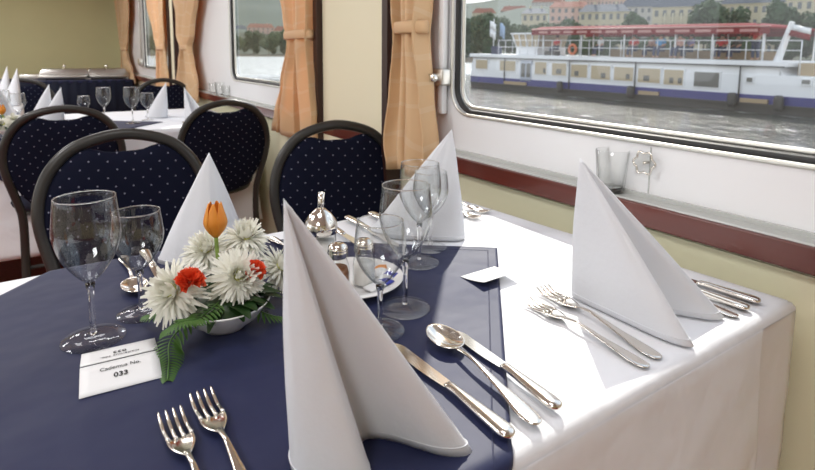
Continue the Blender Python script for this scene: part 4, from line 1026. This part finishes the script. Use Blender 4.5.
# passengers, standing or sitting on the upper deck
def skin_mesh(name, verts, edges, radii, mat, parent):
    me = bpy.data.meshes.new(name); me.from_pydata([tuple(v) for v in verts], edges, []); o = bpy.data.objects.new(name, me); C.objects.link(o); o.parent = parent
    o.modifiers.new('skin', 'SKIN'); 
    for sv, r in zip(me.skin_vertices[0].data, radii): sv.radius = (r, r)
    me.skin_vertices[0].data[0].use_root = True; subd(o, 1); me.materials.append(mat); return o
def person(s, y, pose, shirt, label):
    loc = SA+SE*s+SN*y+Vector((0, 0, zdeck)); t = thing('person', label, 'person', loc, (0, 0, math.atan2(SE.y, SE.x)+random.uniform(-.5, .5)))
    sit = pose == 'sit'; hz = .50 if sit else .92
    V = [(0, 0, hz), (0, 0, hz+.28), (0, 0, hz+.50), (0, 0, hz+.58), (0, -.02, hz+.70)]; Ed = [(0, 1), (1, 2), (2, 3), (3, 4)]; Rr = [.15, .14, .15, .06, .10]
    for sx in (-1, 1):
        n = len(V)
        if sit: V += [(sx*.10, -.10, hz), (sx*.12, -.42, hz+.02), (sx*.12, -.44, .08), (sx*.12, -.56, .04)]
        else: V += [(sx*.10, 0, hz-.06), (sx*.11, -.02, .48), (sx*.12, .02, .08), (sx*.12, -.12, .04)]
        Ed += [(0, n), (n, n+1), (n+1, n+2), (n+2, n+3)]; Rr += [.10, .07, .05, .045]
        n = len(V); V += [(sx*.20, 0, hz+.48), (sx*.26, -.04, hz+.22), (sx*.20, -.24, hz+.14)]; Ed += [(2, n), (n, n+1), (n+1, n+2)]; Rr += [.065, .05, .035]
    skin_mesh('body', V, Ed, Rr, M['skin'], t)
    sv = [V[0], V[1], V[2], (-.20, 0, hz+.48), (-.26, -.04, hz+.24), (.20, 0, hz+.48), (.26, -.04, hz+.24)]
    skin_mesh('shirt', sv, [(0, 1), (1, 2), (2, 3), (3, 4), (2, 5), (5, 6)], [.175, .165, .165, .09, .075, .09, .075], shirt, t)
    bm = BM(); bmesh.ops.create_icosphere(bm, subdivisions=2, radius=.115, matrix=Matrix.Translation((0, .02, hz+.745))); obj('hair', bm, M['hair'], t)
    lv = [V[0]]+[V[i] for i in (5, 6, 7)]+[V[i] for i in (12, 13, 14)]
    skin_mesh('trousers', lv, [(0, 1), (1, 2), (2, 3), (0, 4), (4, 5), (5, 6)], [.165, .12, .09, .07, .12, .09, .07], M['jeans'], t)
    return t
sr = pbr('red_shirt', (.6, .03, .03), .7); sw = pbr('white_shirt', (.7, .7, .7), .7); sb = pbr('blue_shirt', (.06, .28, .55), .7); spu = pbr('lilac_shirt', (.28, .24, .45), .7); spk = pbr('pink_shirt', (.6, .35, .3), .7)
for px, y, pose, shm, lb in ((557, .7, 'sit', sr, 'person in a red shirt sitting left end under the ship canopy'), (601, .6, 'sit', sw, 'person in a white shirt behind the ship railing'),
        (634, .6, 'sit', sr, 'person in a red shirt near the middle of the ship railing'), (652, 1.4, 'sit', spk, 'person in a pale shirt left of the blue one on the ship'), (661, .4, 'sit', sb, 'person in a bright blue shirt leaning by the ship railing'),
        (680, .4, 'sit', spk, 'person in a pink top right of the blue shirted one on the ship'), (691, .9, 'sit', spu, 'person in a lilac shirt on the ship deck'), (722, 1.5, 'sit', sr, 'person in a dull red shirt farther back on the ship'), (738, 2.0, 'sit', pbr('dark_shirt', (.06, .06, .06), .7), 'person in dark clothes on the ship deck'), (756, .8, 'stand', sr, 'person in a red shirt standing at the right end of the ship canopy')):
    person(ss(px, 45, y)[0], y, pose, shm, lb)
# the deck line of the ship climbs a little towards its left end
def sheer(sv): return 1.10-.135*max(0, min(1, (sv-ss(475, 60)[0])/(ss(766, 60)[0]-ss(475, 60)[0])))
done = set()
for o in list(ship.children_recursive):
    if o.type == 'MESH' and o.data.name not in done:
        done.add(o.data.name)
        for v in o.data.vertices:
            if v.co.z > .3: v.co.z = .3+(v.co.z-.3)*sheer(v.co.x)
for o in [p for p in C.objects if p.get('category') == 'person']:
    sv = (o.location-SA).dot(SE); o.location.z = WZ+.3+(o.location.z-WZ-.3)*sheer(sv)+.03
# ------------------------------------------------------------------ far bank
def pol(az, r, z=0): a = math.radians(az); return Vector((r*math.sin(a), r*math.cos(a), z))
def terrain(az, r):
    k = max(0, min(1, (r-RB(az))/40)); base = WZ+1.2+1.5*k
    left = max(0, min(1, (30-az)/9)); h = max(0, r-RB(az)-60)
    h = min(h, 1000)
    crest = 1+.10*math.sin(az*.31)+.16*max(0, (24-az)/10)-.10*math.exp(-((az-42)/3.5)**2)
    return base + h*(.128+.03*left)*crest + 6*noise.noise(Vector((az*.15, r*.006, 0)))*min(1, h/200)
def land_strip(name, a0, a1, mat, label, nr):
    bm = BM(); vs = []
    for j in range(nr+1):
        row = []
        for a in range(-30, 230, 2):
            r = RB(a/2)+a0+(a1-a0)*(j/nr)**1.3; row.append(bm.verts.new(pol(a/2, r, terrain(a/2, r))))
        vs.append(row)
    for a, b2 in zip(vs, vs[1:]):
        for i in range(len(a)-1): bm.faces.new((a[i], a[i+1], b2[i+1], b2[i]))
    tag(obj(name, bm, mat), label, 'ground', kind='structure')
land_strip('ground', 1, 200, M['land'], 'grassy far river bank', 12)
land_strip('hillside', 200, 1150, M['hill'], 'wooded hill behind the town', 20)
bm = BM(); vs = [[bm.verts.new(pol(a/2, RB(a/2)+(.6 if z else 0), WZ-1+z*2.6)) for a in range(-30, 230, 2)] for z in (0, 1)]
for i in range(len(vs[0])-1): bm.faces.new((vs[0][i], vs[0][i+1], vs[1][i+1], vs[1][i]))
tag(obj('quay_wall', bm, M['quay']), 'stone quay wall along the far bank', 'wall', kind='structure')
def make_tree(seed, H, W, mat, label):
    rnd = random.Random(seed); t = thing('tree', label, 'tree')
    bm = BM(); tube(bm, catmull([(0, 0, -.5), (.1, 0, H*.3), (-.1, .1, H*.6)], 3), [.28, .26, .24, .22, .19, .16, .12], 8); obj('trunk', bm, M['bark'], t)
    bm = BM(); cl_ = [(Vector((rnd.uniform(-1, 1)*W*.33, rnd.uniform(-1, 1)*W*.34, H*rnd.uniform(.16, .84))), W*rnd.uniform(.17, .27)) for _ in range(18)]
    for c0, r in cl_:
        for _ in range(300):
            d = Vector((rnd.gauss(0, 1), rnd.gauss(0, 1), rnd.gauss(0, 1))).normalized()*r*rnd.uniform(.6, 1.05); p = c0+d*Vector((1, 1, .9)).length/1.7
            a = Vector((rnd.gauss(0, 1), rnd.gauss(0, 1), rnd.gauss(0, 1))).normalized(); b3 = a.cross(d).normalized(); s = rnd.uniform(.035, .065)*H/2
            bm.faces.new([bm.verts.new(p+a*s), bm.verts.new(p+b3*s), bm.verts.new(p-a*s), bm.verts.new(p-b3*s)])
    obj('crown', bm, mat, t, smooth=False); return t
def azof(px): return math.degrees(YAW)+math.degrees(math.atan((px-407.5)/542.4))
trees = [make_tree(1, 16, 13, M['foliage'], 'a'), make_tree(2, 14, 12, M['foliage2'], 'b'), make_tree(3, 18, 11, M['foliage'], 'c')]
used = [False]*3
tl = [(486, 8, 0, 1.05, 'broad dark tree at the left edge of the large window view'), (508, 14, 1, 1.0, 'tree behind the ship flagpole'), (540, 10, 1, .95, 'pale tree above the left end of the ship canopy'), (562, 16, 0, .92, 'tree behind the left part of the red canopy'),
      (583, 8, 1, .62, 'low tree right of the canopy left end'), (603, 8, 0, .55, 'low tree behind the canopy between facades'), (628, 10, 2, .92, 'dark tree left of the large arched building'), (652, 7, 1, .62, 'low tree in front of the arched building'), (675, 7, 0, .55, 'low tree under the arched building'),
      (700, 9, 2, 1.12, 'tall tree right of the arched building'), (724, 14, 0, 1.1, 'tree above the right canopy end'), (745, 7, 1, .68, 'low tree behind the canopy tip'), (771, 9, 2, 1.05, 'tree behind the slanted mast'), (788, 16, 0, .72, 'low tree right of the slanted mast'), (810, 8, 0, .95, 'dark tree at the right picture edge'), (838, 9, 0, 1.0, 'tree past the right edge of the bank'),
      (238, 10, 1, 1.35, 'left tree in the middle window view'), (254, 24, 0, 1.3, 'middle tree in the middle window view'), (269, 12, 1, 1.4, 'right tree in the middle window view beside the curtain'), (284, 22, 0, 1.4, 'tree half hidden by the middle curtain'), (151, 10, 0, .95, 'tree in the farthest window view'), (524, 60, 0, .9, 'distant tree on the slope above the wheelhouse'), (466, 30, 2, .9, 'slender tree beside the window frame')]
for px, r, k, s, lb in tl:
    az = azof(px); r += RB(az); loc = pol(az, r, terrain(az, r)-.3)
    if not used[k]: o = trees[k]; used[k] = True; o['label'] = lb; o['group'] = 'trees on the far bank'
    else: o = dup(trees[k], label=lb, group='trees on the far bank')
    o.location = loc; o.rotation_euler = (0, 0, px*.7); o.scale = (s, s, s)
winmesh = None
def building(px, r, w, d, h, roof_h, wallm, roofm, floors, cols, label, z=None, arched=False, name='town_house'):
    global winmesh
    az = azof(px); zz = terrain(az, r)-1 if z is None else z
    t = thing(name, label, 'building', pol(az, r, zz), (0, 0, -math.radians(az)))
    bx('wall', -w/2, w/2, 0, d, 0, h, wallm, t); bx('cornice', -w/2-.3, w/2+.3, -.3, d+.3, h-.35, h, wallm, t)
    bm = BM(); hexa(bm, [(-w/2-.4, -.4, h), (w/2+.4, -.4, h), (w/2+.4, d+.4, h), (-w/2-.4, d+.4, h), (-w/2+roof_h*.7, d*.42, h+roof_h), (w/2-roof_h*.7, d*.42, h+roof_h), (w/2-roof_h*.7, d*.58, h+roof_h), (-w/2+roof_h*.7, d*.58, h+roof_h)]); obj('roof', bm, roofm, t, smooth=False)
    if winmesh is None:
        bm = BM(); box(bm, -.55, .55, -.08, .05, 0, 1.9); winmesh = bpy.data.meshes.new('window'); bm.to_mesh(winmesh); bm.free(); winmesh.materials.append(M['f_win'])
    fh = h/floors
    for f in range(floors):
        for c in range(cols):
            o = bpy.data.objects.new('window', winmesh); C.objects.link(o); o.parent = t; o.location = (-w/2+w*(c+.5)/cols, 0, f*fh+fh*.28); sc_ = min(1.3, fh/3.6); o.scale = (sc_*w/cols/3.2, 1, sc_)
    for k in (-1, 1): bx('chimney', k*w*.22, k*w*.22+.9, d*.4, d*.4+.9, h+roof_h*.5, h+roof_h+1.2, wallm, t)
    if arched:
        for k in range(5):
            x = -w*.28+w*.56*k/4; bm = BM(); tube(bm, [(x, -.35, h*.45), (x, -.35, h*.88)], .35, 8); obj('column', bm, wallm, t)
    return t
def topz(y, r): return CAM.z+(55-y)/542*r*.97     # height whose picture row is y at that range
def bl(px, r, y_eave, y_roof, w, cols, floors, wm, rm, label, **k):
    z0 = terrain(azof(px), r)-1; h = topz(y_eave, r)-z0; building(px, r, w, 12, h, max(1.5, topz(y_roof, r)-topz(y_eave, r)), M[wm], M[rm], floors, cols, label, **k)
bl(532, 270, 14, 8, 12, 4, 4, 'f_cream', 'roofgrey', 'cream house with a grey roof above the ship wheelhouse')
bl(566, 330, 8, 2, 22, 6, 4, 'f_pink', 'roofred', 'pink house with a red roof left of centre on the far bank')
bl(600, 262, 13, 5, 21, 7, 4, 'f_cream', 'roofgrey', 'long cream building with a slate roof behind the canopy')
bl(641, 350, 9, -1, 28, 8, 4, 'f_grey', 'roofgrey', 'grey building with a dark roof left of the arched facade')
bl(676, 245, 10, -4, 21, 7, 4, 'f_cream', 'roofgrey', 'large cream building with columns on its facade', arched=True)
bl(745, 262, 9, -2, 22, 8, 4, 'f_cream', 'roofgrey', 'long cream building behind the right canopy end')
bl(815, 245, 6, -6, 22, 8, 4, 'f_cream', 'roofgrey', 'cream building at the right picture edge')
bl(482, 620, 13, 8, 26, 6, 3, 'f_cream', 'roofred', 'small house on the slope at the left of the large window', )
bl(512, 620, 11, 6, 30, 7, 3, 'f_pink', 'roofred', 'small pink house on the slope behind the flagpole')
bl(545, 700, 3, -2, 40, 10, 3, 'f_grey', 'roofred', 'pale terrace with a red roof high on the slope')
bl(600, 720, -1, -6, 60, 14, 3, 'f_pink', 'roofred', 'long pink block highest on the slope')
bl(690, 720, -6, -11, 80, 14, 4, 'f_grey', 'roofred', 'distant block above the arched building')
bl(262, 640, 30, 26, 30, 6, 3, 'f_pink', 'roofred', 'pink building below the hill in the middle window view')
bl(242, 700, 32, 28, 16, 4, 3, 'f_cream', 'roofgrey', 'cream house left in the middle window view')
bl(283, 600, 33, 28, 18, 4, 3, 'f_cream', 'roofred', 'cream house beside the curtain in the middle window view')
# ------------------------------------------------------------------ light, sky, camera
w = bpy.data.worlds.new('World'); sc.world = w; w.use_nodes = True; nt = w.node_tree; N = nt.nodes; bg = N['Background']
tc = N.new('ShaderNodeTexCoord'); sp_ = N.new('ShaderNodeSeparateXYZ'); nt.links.new(tc.outputs['Generated'], sp_.inputs[0])
cr = N.new('ShaderNodeValToRGB'); cr.color_ramp.elements[0].position = .0; cr.color_ramp.elements[0].color = (1.5, 1.5, 1.5, 1); cr.color_ramp.elements[1].position = .6; cr.color_ramp.elements[1].color = (.70, .82, 1, 1)
nt.links.new(sp_.outputs['Z'], cr.inputs[0]); nt.links.new(cr.outputs[0], bg.inputs[0]); bg.inputs[1].default_value = 1.25
sd = bpy.data.lights.new('sun', 'SUN'); sd.energy = 5.0; sd.angle = math.radians(.6); sd.color = (1, .955, .88); so = bpy.data.objects.new('sun', sd); C.objects.link(so)
el = math.radians(44); hd = Vector((.669, .743, 0)).normalized(); tosun = Vector((hd.x*math.cos(el), hd.y*math.cos(el), math.sin(el)))
so.rotation_euler = tosun.to_track_quat('Z', 'Y').to_euler(); so.location = (20, 25, 25)
# unseen fill lights added to brighten the saloon, each under a flat housing
for i, (x, y) in enumerate(((-1.1, -.7), (-1.1, 1.7), (-1.1, 4.2), (.1, .6), (.1, 3.2), (.1, 5.4), (-.6, 7.4))):
    t = thing('fill_panel', 'added unseen flat rectangular fill lamp', 'softbox', (x, y, CEILZ), group='added fill panels')
    obj('housing', rbox(-.32, .32, -.32, .32, -.03, -.002, .004), M['ceil'], t, smooth=False)
    ld = bpy.data.lights.new('softbox', 'AREA'); ld.shape = 'RECTANGLE'; ld.size = .6; ld.size_y = .6; ld.energy = (22, 22, 22, 7, 7, 12, 20)[i]; ld.color = (.97, .98, 1)
    lo = bpy.data.objects.new('fill_light', ld); C.objects.link(lo); lo.location = (x, y, CEILZ-.035)
cd = bpy.data.cameras.new('camera'); cam = bpy.data.objects.new('camera', cd); C.objects.link(cam); sc.camera = cam
cam.matrix_world = Matrix.Translation(CAM) @ Matrix((RT, UP, -FW)).transposed().to_4x4(); cd.shift_y = -(235-CY0)/815; cd.sensor_width = 36; cd.lens = FPX/815*36; cd.clip_start = .02; cd.clip_end = 1500
cd.dof.use_dof = True; cd.dof.focus_distance = .78; cd.dof.aperture_fstop = 9.0
sc.view_settings.view_transform = 'Standard'; sc.view_settings.look = 'None'; sc.view_settings.gamma = 1; sc.view_settings.use_curve_mapping = False; sc.view_settings.exposure = 0.1
sc.cycles.use_denoising = True; sc.cycles.max_bounces = 14; sc.cycles.transparent_max_bounces = 24; sc.cycles.transmission_bounces = 10; sc.cycles.diffuse_bounces = 4; sc.cycles.caustics_reflective = False; sc.cycles.caustics_refractive = False
sc.cycles.sample_clamp_indirect = 6
